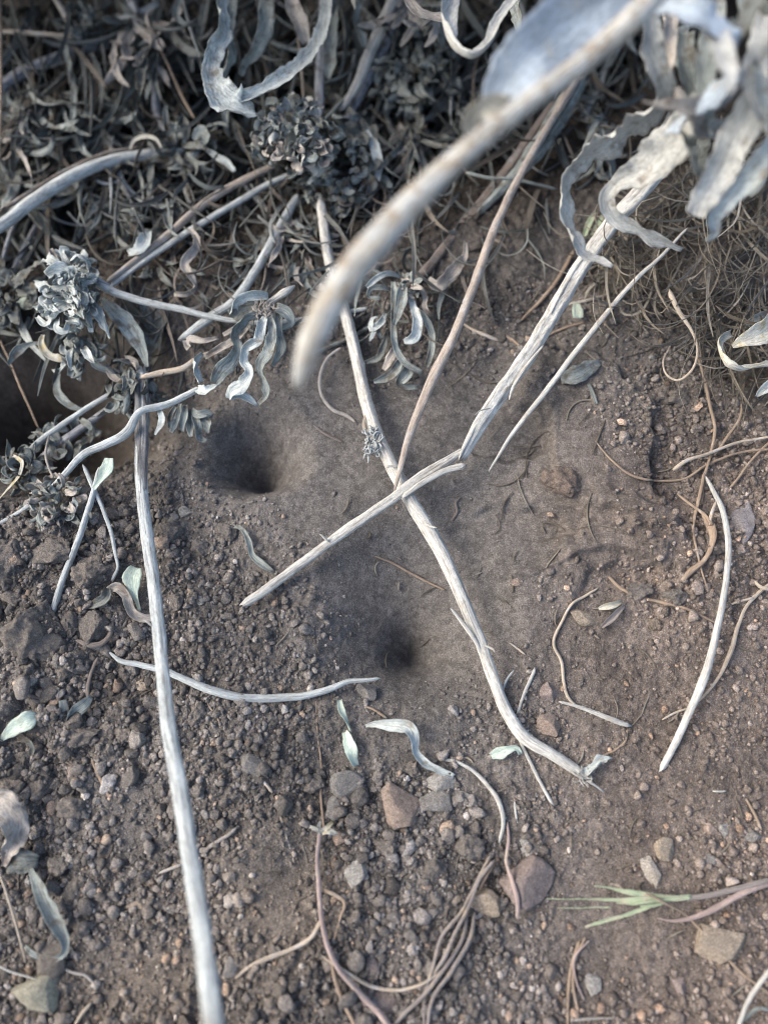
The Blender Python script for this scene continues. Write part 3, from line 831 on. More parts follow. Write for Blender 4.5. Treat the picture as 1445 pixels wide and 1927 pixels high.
# lower ground stems
G_ = dict(g=True)
S('pale_root', 'yellow grey thin root beside the arched white stem', 'root',
  [(1450, 1098, 7, 3), (1425, 1118, 9, 3), (1405, 1140, 7, 3), (1388, 1180, 8, 3), (1375, 1225, 10, 3), (1355, 1270, 7, 3), (1335, 1298, 5, 3), (1315, 1320, 4, 2)], ROOTP, m=8)
S('pale_root', 'short forked rootlet at the right edge crossing to the arched stem', 'root', [(1418, 1125, 7, 3.4), (1395, 1131, 6, 3), (1380, 1136, 5, 3), (1362, 1148, 4, 2)], ROOTP, m=6)
S('pale_root', 'stub of pale root splayed at the right edge', 'root', [(1418, 1092, 6, 3), (1430, 1104, 9, 4), (1450, 1110, 9, 4)], ROOTP, m=6)
S('bent_root', 'thin yellowish root bent like a bracket on the brown soil', 'root',
  [(1125, 1107, 4, .5), (1100, 1122, 6, .8), (1078, 1135, 6, .8), (1060, 1165, 6, .8), (1042, 1213, 7, .8), (1056, 1245, 7, .8), (1061, 1285, 7, .8), (1070, 1315, 7, .8), (1085, 1330, 6, .5)], ROOTP, m=8, **G_)
S('straw', 'lilac white straw lying at the foot of the bracket shaped root', 'straw', [(1053, 1321, 5, .6), (1080, 1328, 7, .8), (1120, 1342, 9, 1), (1155, 1356, 11, 1), (1183, 1366, 9, .8)], WOOLW, m=8, hairs=80, **G_)
S('thin_root', 'tan root hooking down from the end of the lilac white straw', 'root', [(1180, 1372, 5, .3), (1176, 1395, 6, .3), (1160, 1410, 6, .3), (1130, 1425, 4, .3)], ROOT, m=6, **G_)
S('straw', 'white bent straw curving down to the right of the brown stone', 'straw',
  [(832, 1430, 6, .8), (855, 1433, 8, 1), (885, 1448, 9, 1.2), (915, 1475, 10, 1.4), (938, 1508, 11, 1.4), (947, 1545, 10, 1.2), (940, 1582, 7, .8)], WOOLW, m=8, hairs=120, **G_)
S('pink_root', 'pinkish root hanging over the flat reddish stone', 'root', [(955, 1550, 5, 1), (957, 1580, 7, 1.5), (953, 1625, 8, 3), (965, 1660, 10, 6), (973, 1690, 10, 6), (973, 1728, 8, 3)], PINK, m=8, **G_)
S('white_stick', 'tiny white sliver standing above the oval beige pebble', 'stick', [(968, 1508, 5, .5), (970, 1530, 6, .5), (974, 1555, 4, .5)], WOOLW, m=6, **G_)
S('thin_root', 'long thin brown root dropping straight to the small cream root crown', 'root', [(595, 1320, 4, .4), (598, 1380, 5, .4), (604, 1440, 5, .4), (604, 1500, 6, .4), (610, 1562, 7, .6)], ROOT, m=6, **G_)
S('thin_root', 'very thin pale root lying left of the cream root crown', 'root', [(524, 1525, 4, .4), (535, 1560, 5, .4), (543, 1590, 4, .4), (554, 1625, 4, .4)], ROOTP, m=6, **G_)
o = empty('pink_rooted_plant', PG(605, 1570, 2), 'pulled up pinkish root stem with a cream crown at the bottom centre', 'root')
stem_mb([(602, 1566, 10, 3), (597, 1610, 9, 3), (600, 1670, 10, 3), (605, 1730, 10, 3), (618, 1785, 11, 3), (640, 1828, 11, 3.5), (675, 1868, 12, 4), (715, 1910, 13, 4), (750, 1960, 14, 4)], m=12, hairs=250, hl=.0004, **G_).build('stem', PINK, o)
stem_mb([(612, 1765, 9, 2), (622, 1800, 9, 2), (632, 1850, 10, 2), (650, 1895, 9, 2), (672, 1940, 8, 2)], m=8, **G_).build('root', ROOT, o)
stem_mb([(606, 1800, 3, 2), (630, 1817, 6, 3), (660, 1835, 8, 3), (700, 1858, 9, 3), (745, 1864, 8, 3), (790, 1855, 7, 3), (830, 1828, 7, 2)], m=8, **G_).build('root', ROOTP, o)
stem_mb([(605, 1732, 9, 2), (585, 1765, 9, 1.6), (550, 1787, 9, 1.2), (505, 1803, 10, 1), (470, 1820, 8, 1), (445, 1840, 5, .8)], m=8, hairs=60, **G_).build('root', ROOTP, o)
stem_mb([(610, 1675, 7, 2), (632, 1686, 8, 2), (647, 1696, 8, 2), (640, 1730, 6, 2), (628, 1770, 5, 2)], m=8, **G_).build('root', ROOT, o)
for a in ([(604, 1566, 8, 4), (592, 1560, 8, 5), (583, 1556, 5, 5)], [(606, 1566, 9, 4), (622, 1563, 12, 5), (634, 1570, 7, 4)], [(608, 1566, 8, 4), (618, 1555, 8, 6), (625, 1548, 5, 6)], [(606, 1568, 8, 4), (600, 1556, 7, 5), (603, 1546, 4, 6)]):
    leaf_mb(a, curl=2, g=True, m=5).build('crown_scale', LEAFC, o)
GR = 'straws fanned below the tan stone'
for lab, mt, pts in (
    ('left straw of the fan below the tan stone', LILAC, [(922, 1612, 6, 2), (893, 1668, 7, 3), (868, 1718, 8, 3), (832, 1762, 8, 3), (815, 1820, 7, 3), (800, 1870, 7, 2), (798, 1940, 6, 2)]),
    ('tan straw crossing to the right in the fan below the tan stone', LILAC, [(928, 1622, 7, 3), (905, 1650, 8, 4), (885, 1700, 8, 4), (855, 1760, 9, 4), (838, 1800, 10, 4), (818, 1830, 7, 3)]),
    ('long straw of the fan reaching the bottom centre', LILAC, [(880, 1710, 7, 2), (872, 1760, 8, 3), (842, 1815, 9, 3), (800, 1870, 9, 3), (745, 1927, 8, 2), (720, 1960, 8, 2)]),
    ('rightmost lilac straw of the fan bending to the bottom edge', LILAC, [(893, 1720, 7, 2), (885, 1765, 9, 3), (848, 1830, 9, 3), (815, 1880, 8, 3), (803, 1945, 7, 2)]),
    ('short tan straw at the top of the fan', ROOT, [(930, 1625, 6, 2), (915, 1650, 7, 3), (903, 1672, 6, 3)])):
    S('straw', lab, 'straw', pts, mt, GR, m=8, **G_)
o = empty('grass_sprig', P(1245, 1695, 3), 'green grass sprig with fine pointed blades lying at the lower right', 'grass')
leaf_mb([(1300, 1688, 8, 4), (1240, 1692, 12, 4.5), (1190, 1694, 11, 4.5), (1150, 1693, 6, 4.2), (1110, 1693, 3, 4), (1028, 1692, 1.2, 3.5)], curl=1.6, g=True).build('blade', GREEN, o)
leaf_mb([(1270, 1692, 8, 4), (1215, 1684, 10, 5), (1180, 1678, 9, 5.5), (1150, 1672, 4, 5.5), (1118, 1668, 2, 5.5)], curl=1.6, g=True).build('blade', GREEN, o)
leaf_mb([(1250, 1692, 7, 4), (1205, 1712, 7, 4), (1165, 1725, 7, 4), (1130, 1735, 6, 4), (1101, 1745, 4, 3.5)], curl=2.2, g=True).build('blade', GREEN, o)
leaf_mb([(1180, 1682, 3, 5), (1160, 1666, 4, 5.5), (1148, 1663, 2, 5.5)], curl=1, g=True, m=4).build('blade', ROOTP, o)
stem_mb([(1250, 1694, 10, 3), (1320, 1688, 12, 3), (1380, 1675, 13, 3), (1450, 1658, 16, 3)], m=8, hairs=120, hl=.0004, **G_).build('stalk', LILAC, o)
stem_mb([(1238, 1729, 3, 2), (1265, 1734, 6, 2.5), (1300, 1729, 9, 3), (1350, 1708, 12, 3.5), (1400, 1680, 12, 3.5), (1455, 1660, 12, 3)], m=8, hairs=120, hl=.0004, **G_).build('stalk', PINK, o)
for a in ([(1150, 1708, 3, 4), (1100, 1709, 2, 4), (1048, 1710, 1.2, 3.5)], [(1262, 1690, 5, 4.5), (1225, 1697, 6, 5), (1190, 1701, 4, 5), (1160, 1700, 2, 5)], [(1255, 1696, 5, 4), (1228, 1704, 6, 4.5), (1205, 1706, 3, 4.5)]):
    leaf_mb(a, curl=1.8, g=True, m=5).build('blade', GREEN, o)
S('thin_root', 'long thin tan root running under the grass sprig to the lower right corner', 'root',
  [(1215, 1682, 4, 6), (1250, 1700, 6, 6), (1290, 1722, 6, 3), (1320, 1752, 6, 2), (1355, 1790, 7, 2), (1400, 1835, 6, 1.5), (1460, 1880, 6, 1.5)], ROOT, m=6, **G_)
S('white_stick', 'pale stick leaning in at the lower right corner', 'stick', [(1460, 1815, 8, 8), (1430, 1850, 9, 7), (1405, 1890, 9, 5), (1388, 1935, 8, 4)], WOOLW, m=8)
S('white_stick', 'short stick arched over the lower right corner', 'stick', [(1400, 1920, 7, 3), (1425, 1898, 8, 4), (1450, 1902, 8, 4)], LEAF, m=8)
S('thin_stick', 'thin dull stick lying on the slope between the two pits', 'stick', [(706, 1047, 4, .8), (735, 1058, 5, .8), (775, 1080, 5.5, .8), (810, 1098, 5, .8), (838, 1111, 4, .8)], ROOT, m=6, wobble=.0001, **G_)
S('thin_stick', 'tiny dark stick right of the upper pit', 'stick', [(590, 800, 3, .4), (615, 818, 5, .4), (645, 832, 4, .4)], TAND, m=6, **G_)
S('thin_root', 'wavy dark rootlet on the smooth soil right of the crossing', 'root', [(850, 980, 4, .4), (860, 962, 6, .5), (858, 945, 5, .5), (868, 935, 3, .5)], TAND, m=6, **G_)
S('curved_straw', 'thin straw bent in a half loop under the blurred stem tip', 'straw',
  [(640, 655, 6, 4), (618, 672, 7, 4), (603, 705, 8, 4), (606, 745, 7, 3), (628, 772, 8, 2), (655, 784, 8, 1), (670, 795, 4, 1)], LEAFB, m=8)
S('dry_stem', 'thin stem crossing behind the pale curved stem below the blurred tip', 'stem', [(575, 668, 10, 3), (620, 652, 9, 2), (668, 630, 9, 1), (700, 612, 8, 1), (735, 590, 6, 2)], LEAF, m=8)
S('straw', 'small pale straw lying right of the tan twig', 'straw', [(860, 602, 4, .5), (890, 620, 6, .5), (920, 633, 9, .5), (937, 640, 7, .5)], ROOTP, m=8, **G_)
S('thin_root', 'tan root poking from the dark gap left of the thick slanting stem', 'root', [(1078, 475, 9, 1), (1050, 525, 9, 1), (1015, 568, 8, 1), (983, 600, 6, 1)], ROOT, m=8, **G_)
S('thin_root', 'grey root branching across behind the thin white stick', 'root', [(1070, 573, 7, 1), (1105, 565, 7, 1), (1140, 555, 6, 1), (1170, 540, 4, 1)], LEAFB, m=6, **G_)
S('thin_root', 'orange brown rootlet between the tan twig and the thick stem', 'root', [(945, 628, 6, .5), (965, 640, 6, .5), (980, 652, 4, .5), (1010, 640, 5, .5), (1060, 618, 6, .5), (1100, 605, 4, .5)], ROOT, m=6, **G_)
S('thin_root', 'looping pale root hanging in front of the rooty bank', 'root',
  [(1260, 550, 12, 17), (1280, 590, 10, 17), (1300, 620, 7, 17), (1312, 655, 6, 16), (1305, 690, 6, 14), (1272, 715, 5, 11), (1254, 705, 4, 10), (1248, 680, 4, 9), (1262, 650, 4, 8)], ROOTP, m=8)
S('thin_root', 'long brown root falling from the rooty bank to the root knot', 'root',
  [(1310, 660, 5, 13), (1325, 710, 7, 7), (1335, 760, 7, 4), (1345, 810, 7, 3), (1338, 850, 6, 3), (1325, 900, 6, 2), (1320, 945, 5, 2)], ROOT, g=True, m=8)
S('thin_root', 'thin red brown root right of the long one above the root knot', 'root', [(1405, 690, 4, 4), (1397, 740, 5, 4), (1392, 785, 5, 3), (1370, 820, 6, 3), (1345, 855, 5, 3)], ROOT, g=True, m=6)
S('thin_root', 'peach straw end left of the root knot', 'root', [(1268, 884, 9, 3), (1290, 868, 8, 4), (1330, 855, 7, 4), (1380, 835, 6, 4), (1450, 822, 5, 4)], ROOTP, g=True, m=8)
S('thin_root', 'root sweeping level below the peach straw', 'root', [(1120, 830, 3, .6), (1150, 865, 5, .8), (1190, 895, 6, .8), (1240, 905, 6, 1), (1290, 900, 6, 1.5), (1330, 875, 6, 2), (1400, 850, 6, 3), (1450, 845, 5, 3)], ROOT, m=6, **G_)
S('thin_root', 'root dropping from the knot with a forked foot', 'root', [(1325, 890, 7, 3), (1315, 940, 8, 3), (1305, 985, 6, 2), (1312, 1040, 5, 1), (1325, 1090, 5, 1), (1340, 1130, 4, .5)], ROOT, g=True, m=6)
o = empty('root_knot', PG(1330, 1000, 3), 'brown lumpy root knot with a bulging tail left of the arched stem', 'root')
stem_mb([(1322, 965, 8, 3), (1335, 985, 17, 2.5), (1342, 1003, 14, 2.5), (1338, 1030, 9, 2), (1325, 1055, 9, 1.2), (1300, 1075, 12, .8), (1284, 1092, 9, 1)], m=12, rough=.2, **G_).build('tail', ROOT, o)
stem_mb([(1347, 945, 7, 4), (1338, 968, 8, 4), (1334, 990, 8, 4)], m=8, **G_).build('rootlet', ROOTP, o)
stem_mb([(1275, 930, 4, 2), (1300, 950, 6, 3), (1325, 970, 7, 3), (1333, 990, 6, 3)], m=8, **G_).build('rootlet', ROOT, o)
S('thin_root', 'branching root creeping over the soil left of the arched stem', 'root', [(1145, 1085, 7, .4), (1165, 1105, 8, .5), (1200, 1122, 7, .5), (1240, 1133, 7, .5), (1280, 1142, 6, .5), (1325, 1162, 6, .5), (1352, 1175, 4, .5)], ROOT, m=6, **G_)
S('thin_root', 'rootlet slanting from the knot up to the right edge', 'root', [(1358, 935, 5, 3), (1385, 905, 6, 4), (1415, 865, 6, 4), (1450, 830, 6, 4)], ROOT, m=6)
S('thin_root', 'short rootlet left of the foot of the arched stem', 'root', [(1246, 1355, 4, .5), (1270, 1342, 5, .5), (1295, 1333, 4, 1)], ROOTP, m=6, **G_)
S('brown_root', 'strand of brown roots lying below the grass sprig, left one', 'root', [(1090, 1772, 6, .8), (1078, 1810, 7, .8), (1070, 1870, 7, .8), (1068, 1940, 6, .8)], ROOT, m=6, **G_)
S('brown_root', 'strand of brown roots lying below the grass sprig, middle one', 'root', [(1102, 1765, 6, 1), (1085, 1800, 7, 1), (1078, 1850, 7, 1), (1088, 1905, 6, 1)], ROOT, m=6, **G_)
S('brown_root', 'strand of brown roots lying below the grass sprig, right one', 'root', [(1110, 1770, 5, 1), (1082, 1800, 6, 1.6), (1085, 1850, 6, 1), (1100, 1885, 4, .5)], PINK, m=6, **G_)
S('thin_stick', 'faint stick fragment lying at the bottom edge right of centre', 'stick', [(1075, 1922, 5, .8), (1110, 1918, 6, .8), (1160, 1917, 4, .8)], LEAFB, m=6, **G_)
S('thin_stick', 'pale splinter at the bottom edge just right of the fanned straws', 'stick', [(860, 1930, 6, .8), (878, 1919, 7, .8), (893, 1910, 4, .8)], ROOTP, m=6, **G_)
S('thin_stick', 'tan splinter at the bottom edge beside the big beige stone', 'stick', [(170, 1890, 8, .8), (155, 1908, 9, .8), (140, 1932, 8, .8)], ROOTP, m=8, **G_)
S('thin_stick', 'brown stick right of the long stem near the curled grey leaf', 'stick', [(390, 1597, 9, 1), (410, 1584, 8, 1), (430, 1572, 7, 1), (445, 1558, 5, 1)], LEAFB, m=8, **G_)
S('thin_stick', 'short stick poking out left of the lower long stem', 'stick', [(298, 1645, 5, 1), (318, 1637, 7, 1.5), (342, 1628, 7, 2)], LEAFB, m=6, **G_)
S('thin_stick', 'yellow brown stick between the clods at the left', 'stick', [(173, 1430, 6, 1.5), (186, 1460, 7, 1.5), (198, 1485, 7, 1.5), (211, 1507, 5, 1)], ROOT, m=8, **G_)
S('thin_stick', 'thin straight straw at the lower left edge', 'stick', [(-5, 1632, 5, 3), (15, 1690, 6, 3), (33, 1750, 6, 3), (48, 1812, 5, 2)], ROOTP, m=6)
S('thin_root', 'white thread like root curving along the bottom left', 'root', [(-10, 1815, 4, 2), (20, 1830, 5, 2), (55, 1840, 5, 2), (82, 1848, 4, 2)], WOOLW, m=6)
S('thin_root', 'white ended rootlet left of the lower long stem', 'root', [(95, 1800, 6, 1.5), (115, 1820, 6, 1.5), (140, 1832, 6, 1.5), (160, 1836, 6, 1.5), (182, 1857, 5, 1)], LEAFB, m=6, **G_)
S('thin_root', 'coarse root curled round the clod left of the long stem', 'root', [(145, 1205, 6, 2), (165, 1214, 11, 3), (190, 1212, 11, 3), (207, 1195, 9, 3), (213, 1170, 7, 2)], TAND, m=8, **G_)
S('thin_root', 'brown root wandering through the crumbs under the bow shaped stick', 'root', [(385, 1300, 4, .5), (393, 1328, 5, .5), (410, 1352, 5, .5), (416, 1400, 4, .5), (414, 1430, 3, .5)], ROOT, m=6, **G_)
S('thin_root', 'dark root creeping among the clods at the left edge', 'root', [(40, 1300, 8, 1), (75, 1315, 9, 1), (110, 1300, 8, 1), (135, 1285, 6, 1), (143, 1250, 6, 1)], TAND, m=8, **G_)
S('thin_root', 'dark stem among the clods below the bow shaped stick', 'root', [(183, 1240, 7, 2), (172, 1265, 7, 2), (165, 1300, 8, 2), (168, 1325, 6, 2)], TAND, m=8, **G_)
S('thin_stick', 'brown bit of stick among crumbs right of the long stem', 'stick', [(480, 1457, 5, .8), (497, 1472, 6, .8), (513, 1492, 8, .8)], ROOTP, m=6, **G_)
S('thin_stick', 'tan straw pieces below the right edge pebbles', 'stick', [(1403, 1503, 5, .8), (1418, 1530, 7, .8), (1432, 1562, 5, .8)], ROOT, m=6, **G_)
S('thin_stick', 'tiny white stick on the bare soil at the right', 'stick', [(1340, 1489, 4, .6), (1353, 1490, 5, .6), (1366, 1489, 4, .6)], WOOLW, m=6, **G_)
S('thin_root', 'brown root fragment above the curled white leaf', 'root', [(688, 1330, 4, .4), (705, 1336, 6, .5), (728, 1352, 6, .5)], ROOT, m=6, **G_)
S('thin_root', 'pale crumb crusted rootlet right of the lower pit', 'root', [(958, 1210, 4, .4), (975, 1222, 5, .4), (988, 1232, 5, .4)], ROOTP, m=6, **G_)
S('thin_root', 'hair thin brown root crossing the black hollow at the left edge', 'root', [(0, 640, 5, -5), (15, 672, 5, -6), (35, 720, 6, -8), (55, 765, 5, -10), (72, 805, 4, -12)], ROOT, m=6)
S('thin_straw', 'thin pale straw arching above the fuzzy grey head at the left', 'straw', [(92, 820, 5, 0), (86, 855, 6, 0), (92, 880, 5, 1), (101, 900, 5, 2)], LEAFB, m=6)

rs = np.random.RandomState(91)
for lab, x, y, a, h in (('curled shred of skin peeling from the curved stem just above the crossing', 748, 880, 200, 8), ('shred of bark standing off the curved stem below the crossing', 800, 985, 30, 7),
                        ('tiny thorn like stub on the right of the curved stem by the lower pit', 912, 1215, 40, 5), ('dry shred on the left of the long woolly stem near its middle', 288, 1180, 225, 14),
                        ('wispy shred on the left of the long woolly stem by the bow shaped stick', 297, 1215, 235, 15), ('stub of a lost leaf on the snapped stick', 620, 1020, 210, 7)):
    S('bark_shred', lab, 'shred', rnd_path(rs, x, y, h, a, 24, 4, 1.2, k=5), WOOLW, m=6)

# ================================================================== LEAVES ON THE GROUND
B = BLADE
B('mint_leaf', 'small spoon shaped mint green leaf standing left of the long stem', 'leaf', [(264, 1150, 5, 1), (257, 1130, 9, 2), (250, 1105, 24, 3), (249, 1085, 37, 4), (256, 1068, 20, 4)], MINT, curl=.8, g=True, m=8, ruffle=.04)
B('mint_leaf', 'pale mint leaf with a pointed tip at the left edge', 'leaf', [(0, 1396, 4, 2), (18, 1378, 22, 2.5), (40, 1362, 33, 3), (58, 1352, 30, 3), (70, 1348, 10, 3)], MINT, curl=.9, g=True, m=8, ruffle=.05)
B('mint_leaf', 'twisted pale green leaf bit standing in the crumbs, upper half', 'leaf', [(640, 1318, 9, 1), (643, 1338, 13, 2), (652, 1358, 12, 2), (658, 1376, 9, 1)], MINT, curl=1.6, twist=[0, .7, 1.4], g=True, ruffle=.12)
B('mint_leaf', 'torn pale green leaf bit just below the twisted one', 'leaf', [(650, 1378, 10, 1), (656, 1395, 21, 2), (662, 1418, 22, 2), (668, 1442, 14, 1)], MINT, curl=2.0, twist=[0, .3, .8], g=True, ruffle=.2)
B('mint_leaf', 'curled mint leaf left of the end of the pale curved stem', 'leaf', [(924, 1423, 14, 1.5), (940, 1417, 22, 2), (955, 1411, 16, 3), (972, 1408, 10, 3), (979, 1420, 8, 2)], MINT, curl=1.5, g=True, ruffle=.12)
B('mint_leaf', 'mint green leaf fragment with a flared end above the lower left clods', 'leaf', [(176, 920, 8, 6), (190, 900, 14, 7), (201, 882, 24, 8), (205, 862, 16, 8)], MINT, curl=.9, m=8, ruffle=.12)
B('mint_leaf', 'tiny square pale leaf bit between the thick stem and the thin white stick', 'leaf', [(1086, 570, 12, 2), (1086, 584, 22, 2.5), (1087, 598, 20, 2)], MINT, curl=.6, g=True, ruffle=.04)
B('mint_leaf', 'pale leaf scrap under the dull pair at the left edge', 'leaf', [(70, 535, 10, -4), (55, 555, 16, -4), (38, 578, 22, -4)], MINT, curl=.8)
B('curled_leaf', 'white leaf folded into a hook above the light grey stones', 'leaf',
  [(688, 1366, 5, .6), (710, 1362, 13, 2), (740, 1365, 22, 3), (768, 1372, 24, 4), (777, 1392, 20, 4), (778, 1410, 16, 3), (795, 1432, 15, 2), (825, 1447, 14, 1.5), (855, 1460, 9, 1)], LEAFW, curl=[2, 3, 2.4, 3.4, 3], twist=[0, .3, 1.1, .6, .2], g=True, ruffle=.06)
B('curled_leaf', 'thin grey leaf drawn out to a white tip left of the snapped stick', 'leaf', [(434, 990, 5, 1), (455, 995, 8, 2), (468, 1015, 10, 2), (475, 1045, 10, 1.5), (495, 1062, 14, 1.5), (515, 1075, 6, 1)], LEAF, curl=2.8, twist=[0, .6, 0], g=True)
B('seed_husk', 'spindle shaped yellow husk lying above the brown flake', 'husk', [(1126, 1145, 4, 1.4), (1140, 1141, 12, 1.8), (1155, 1137, 12, 1.8), (1169, 1132, 5, 1.4)], LEAFC, curl=2.6, g=True, ruffle=.02)
B('seed_husk', 'purplish husk beside the yellow one', 'husk', [(1132, 1180, 6, 1), (1148, 1165, 12, 1.4), (1163, 1150, 10, 1.4), (1173, 1141, 5, 1.2)], LILAC, curl=2.6, g=True)
B('dead_leaf', 'wilted grey leaf curling at the foot of the bow shaped stick', 'leaf', [(172, 1312, 8, 2), (160, 1325, 20, 3), (140, 1340, 22, 2), (125, 1362, 14, 1)], LEAF, curl=1.8, twist=[0, .6, 1.3], g=True, ruffle=.2)
B('dead_leaf', 'upright dull leaf scrap next to the wilted grey leaf', 'leaf', [(118, 1318, 14, 2), (120, 1340, 17, 2), (122, 1366, 12, 1)], LEAF, curl=1.2, twist=[.4, .9], g=True, ruffle=.2)
B('curled_leaf', 'small dark leaf coiled at the left edge below the mint leaf', 'leaf', [(32, 1392, 8, 2), (52, 1392, 12, 2.5), (63, 1405, 12, 2.5), (60, 1422, 9, 1.5)], LEAFD, curl=2.4, g=True)
B('dead_leaf', 'folded brownish leaf against the mint spoon leaf', 'leaf', [(205, 1110, 12, 2), (222, 1105, 18, 3), (238, 1122, 18, 3), (246, 1150, 16, 2.5), (268, 1165, 16, 2), (292, 1162, 10, 2)], LEAFB, curl=2.2, twist=[0, .8, .4], g=True, ruffle=.15)
B('dead_leaf', 'crumpled dark leaf on the clod left of the mint spoon leaf', 'leaf', [(165, 1142, 8, 2), (180, 1135, 18, 3), (198, 1125, 20, 3.5), (203, 1108, 10, 3)], LEAFD, curl=2.0, g=True, ruffle=.25)
B('dead_leaf', 'big ragged grey leaf at the left edge above the hooked one', 'leaf', [(-20, 1500, 40, 5), (10, 1520, 56, 7), (28, 1555, 44, 7), (20, 1590, 30, 5), (8, 1632, 8, 3)], LEAFB, curl=[1.2, 2.4, 1.8], twist=[.3, .9, -.2], g=True, m=12, ruffle=.3)
B('dead_leaf', 'dull brown leaf under the ragged grey one', 'leaf', [(15, 1620, 40, 1), (45, 1620, 46, 2), (72, 1618, 20, 2)], LEAFD, curl=1.0, g=True, m=8, ruffle=.2)
B('curled_leaf', 'narrow folded leaf hooking round at the lower left', 'leaf',
  [(58, 1636, 8, 4), (72, 1668, 20, 5), (88, 1705, 26, 5), (108, 1738, 26, 5), (122, 1765, 18, 4), (124, 1788, 13, 3), (108, 1803, 12, 3), (85, 1802, 10, 2), (62, 1792, 9, 2), (48, 1780, 6, 1)], LEAF, curl=[1.4, 2.6, 2.6, 3], twist=[.3, .6, .2, 0], g=True, ruffle=.05)
B('dead_leaf', 'grey flat leaf scrap lying on the crusty bank behind the thin white stick', 'leaf', [(1055, 712, 20, .6), (1085, 705, 34, .8), (1112, 690, 26, .8), (1130, 680, 8, .6)], LEAF, curl=.5, g=True, m=8, ruffle=.1)
B('straw', 'small white hooked straw under the grey leaf scrap', 'straw', [(1107, 722, 5, .8), (1115, 740, 7, .8), (1121, 760, 5, .8)], LEAF, curl=2, g=True)

# blurred leaves hanging from the plant at the top right
HANG = 'blurred leaves hanging at the top right'
B('hanging_leaf', 'broad bright bluish white blurred leaf above the near cream stem', 'leaf',
  [(930, 245, 40, 78), (938, 190, 66, 84), (975, 125, 100, 88), (1040, 65, 112, 90), (1120, 10, 100, 92), (1200, -60, 80, 94)], LEAFN, HANG, curl=[1.6, 1.0, .7, .6], twist=[.5, 0, 0], m=10, ruffle=.04)
B('hanging_leaf', 'white blurred leaf curled into a ring at the top, left of the broad one', 'leaf',
  [(862, -30, 30, 60), (842, 10, 36, 62), (838, 55, 38, 62), (858, 95, 40, 62), (890, 108, 36, 62), (918, 85, 24, 62), (935, 45, 20, 61), (962, 5, 22, 60), (1000, -30, 20, 58)], LEAFP, HANG, curl=[1.8, 2.4, 2.4, 2], twist=[0, .9, .3, -.3], m=8, ruffle=.06)
B('hanging_leaf', 'pale blurred strip leaf crossing in at the top, left of the ring shaped one', 'leaf', [(762, -10, 14, 40), (785, 22, 20, 40), (820, 35, 20, 40), (850, 36, 16, 42)], LEAFB, HANG, curl=2.0, m=6)
B('hanging_leaf', 'long blurred leaf bending twice and ending in a white point across the thick stem', 'leaf',
  [(1240, -40, 46, 84), (1226, 20, 42, 80), (1222, 80, 46, 76), (1238, 135, 46, 72), (1252, 175, 40, 68), (1225, 208, 62, 64), (1175, 240, 76, 60), (1120, 280, 72, 56), (1080, 312, 44, 52), (1062, 350, 38, 49),
   (1062, 400, 40, 46), (1078, 450, 36, 43), (1100, 482, 28, 41), (1130, 494, 20, 40), (1152, 502, 9, 40)], LEAFP, HANG, curl=[1.2, 1.2, 1.0, 1.0, 1.4, 1.6], twist=[.2, .4, .2, .1, .2, .1], m=10, ruffle=.13)
B('hanging_leaf', 'arched blurred leaf over the top right corner, nearly a loop', 'leaf',
  [(1225, 10, 40, 88), (1280, 22, 56, 90), (1335, 48, 62, 90), (1372, 92, 50, 88), (1376, 135, 56, 84), (1335, 172, 60, 80), (1300, 205, 50, 76), (1262, 238, 46, 70)], LEAFN, HANG, curl=[1.4, 1.4, 1.6, 1.2], twist=[0, .2, .9, .2], m=10, ruffle=.13)
B('hanging_leaf', 'grey blurred leaf ending in a white tongue across the thick stem', 'leaf',
  [(1330, 190, 56, 74), (1290, 235, 66, 68), (1250, 285, 78, 62), (1200, 325, 56, 56), (1160, 345, 30, 52), (1142, 372, 28, 49), (1152, 402, 30, 46), (1190, 425, 26, 44), (1235, 448, 28, 42), (1284, 468, 10, 40)], LEAFP, HANG, curl=[1, 1.0, 1.4, 1.4], twist=[.2, 0, .3, 0], m=10, ruffle=.13)
B('hanging_leaf', 'small blurred leaf stub between the arched leaf and the twice bent one', 'leaf', [(1288, 60, 34, 72), (1288, 120, 34, 70), (1300, 165, 30, 67), (1322, 200, 16, 64)], LEAF, HANG, curl=1.8, m=8)
B('hanging_leaf', 'broad brownish blurred leaf running down from the right edge to a hooked tip', 'leaf',
  [(1500, 80, 50, 86), (1440, 165, 66, 82), (1395, 240, 64, 76), (1358, 310, 60, 70), (1322, 375, 48, 66), (1305, 405, 34, 64)], LEAFP, HANG, curl=[1.2, 1.0, 1.6, 1.8], twist=[.2, 0, .2], m=10, ruffle=.13)
B('hanging_leaf', 'bluish blurred leaf from the right edge curling at its lower end', 'leaf',
  [(1500, 215, 60, 80), (1445, 290, 54, 74), (1395, 345, 44, 68), (1352, 392, 34, 64), (1338, 412, 30, 62), (1342, 435, 22, 60), (1328, 452, 8, 58)], LEAFW, HANG, curl=[1.4, 2, 2.2], twist=[.3, .1, .8], m=8)
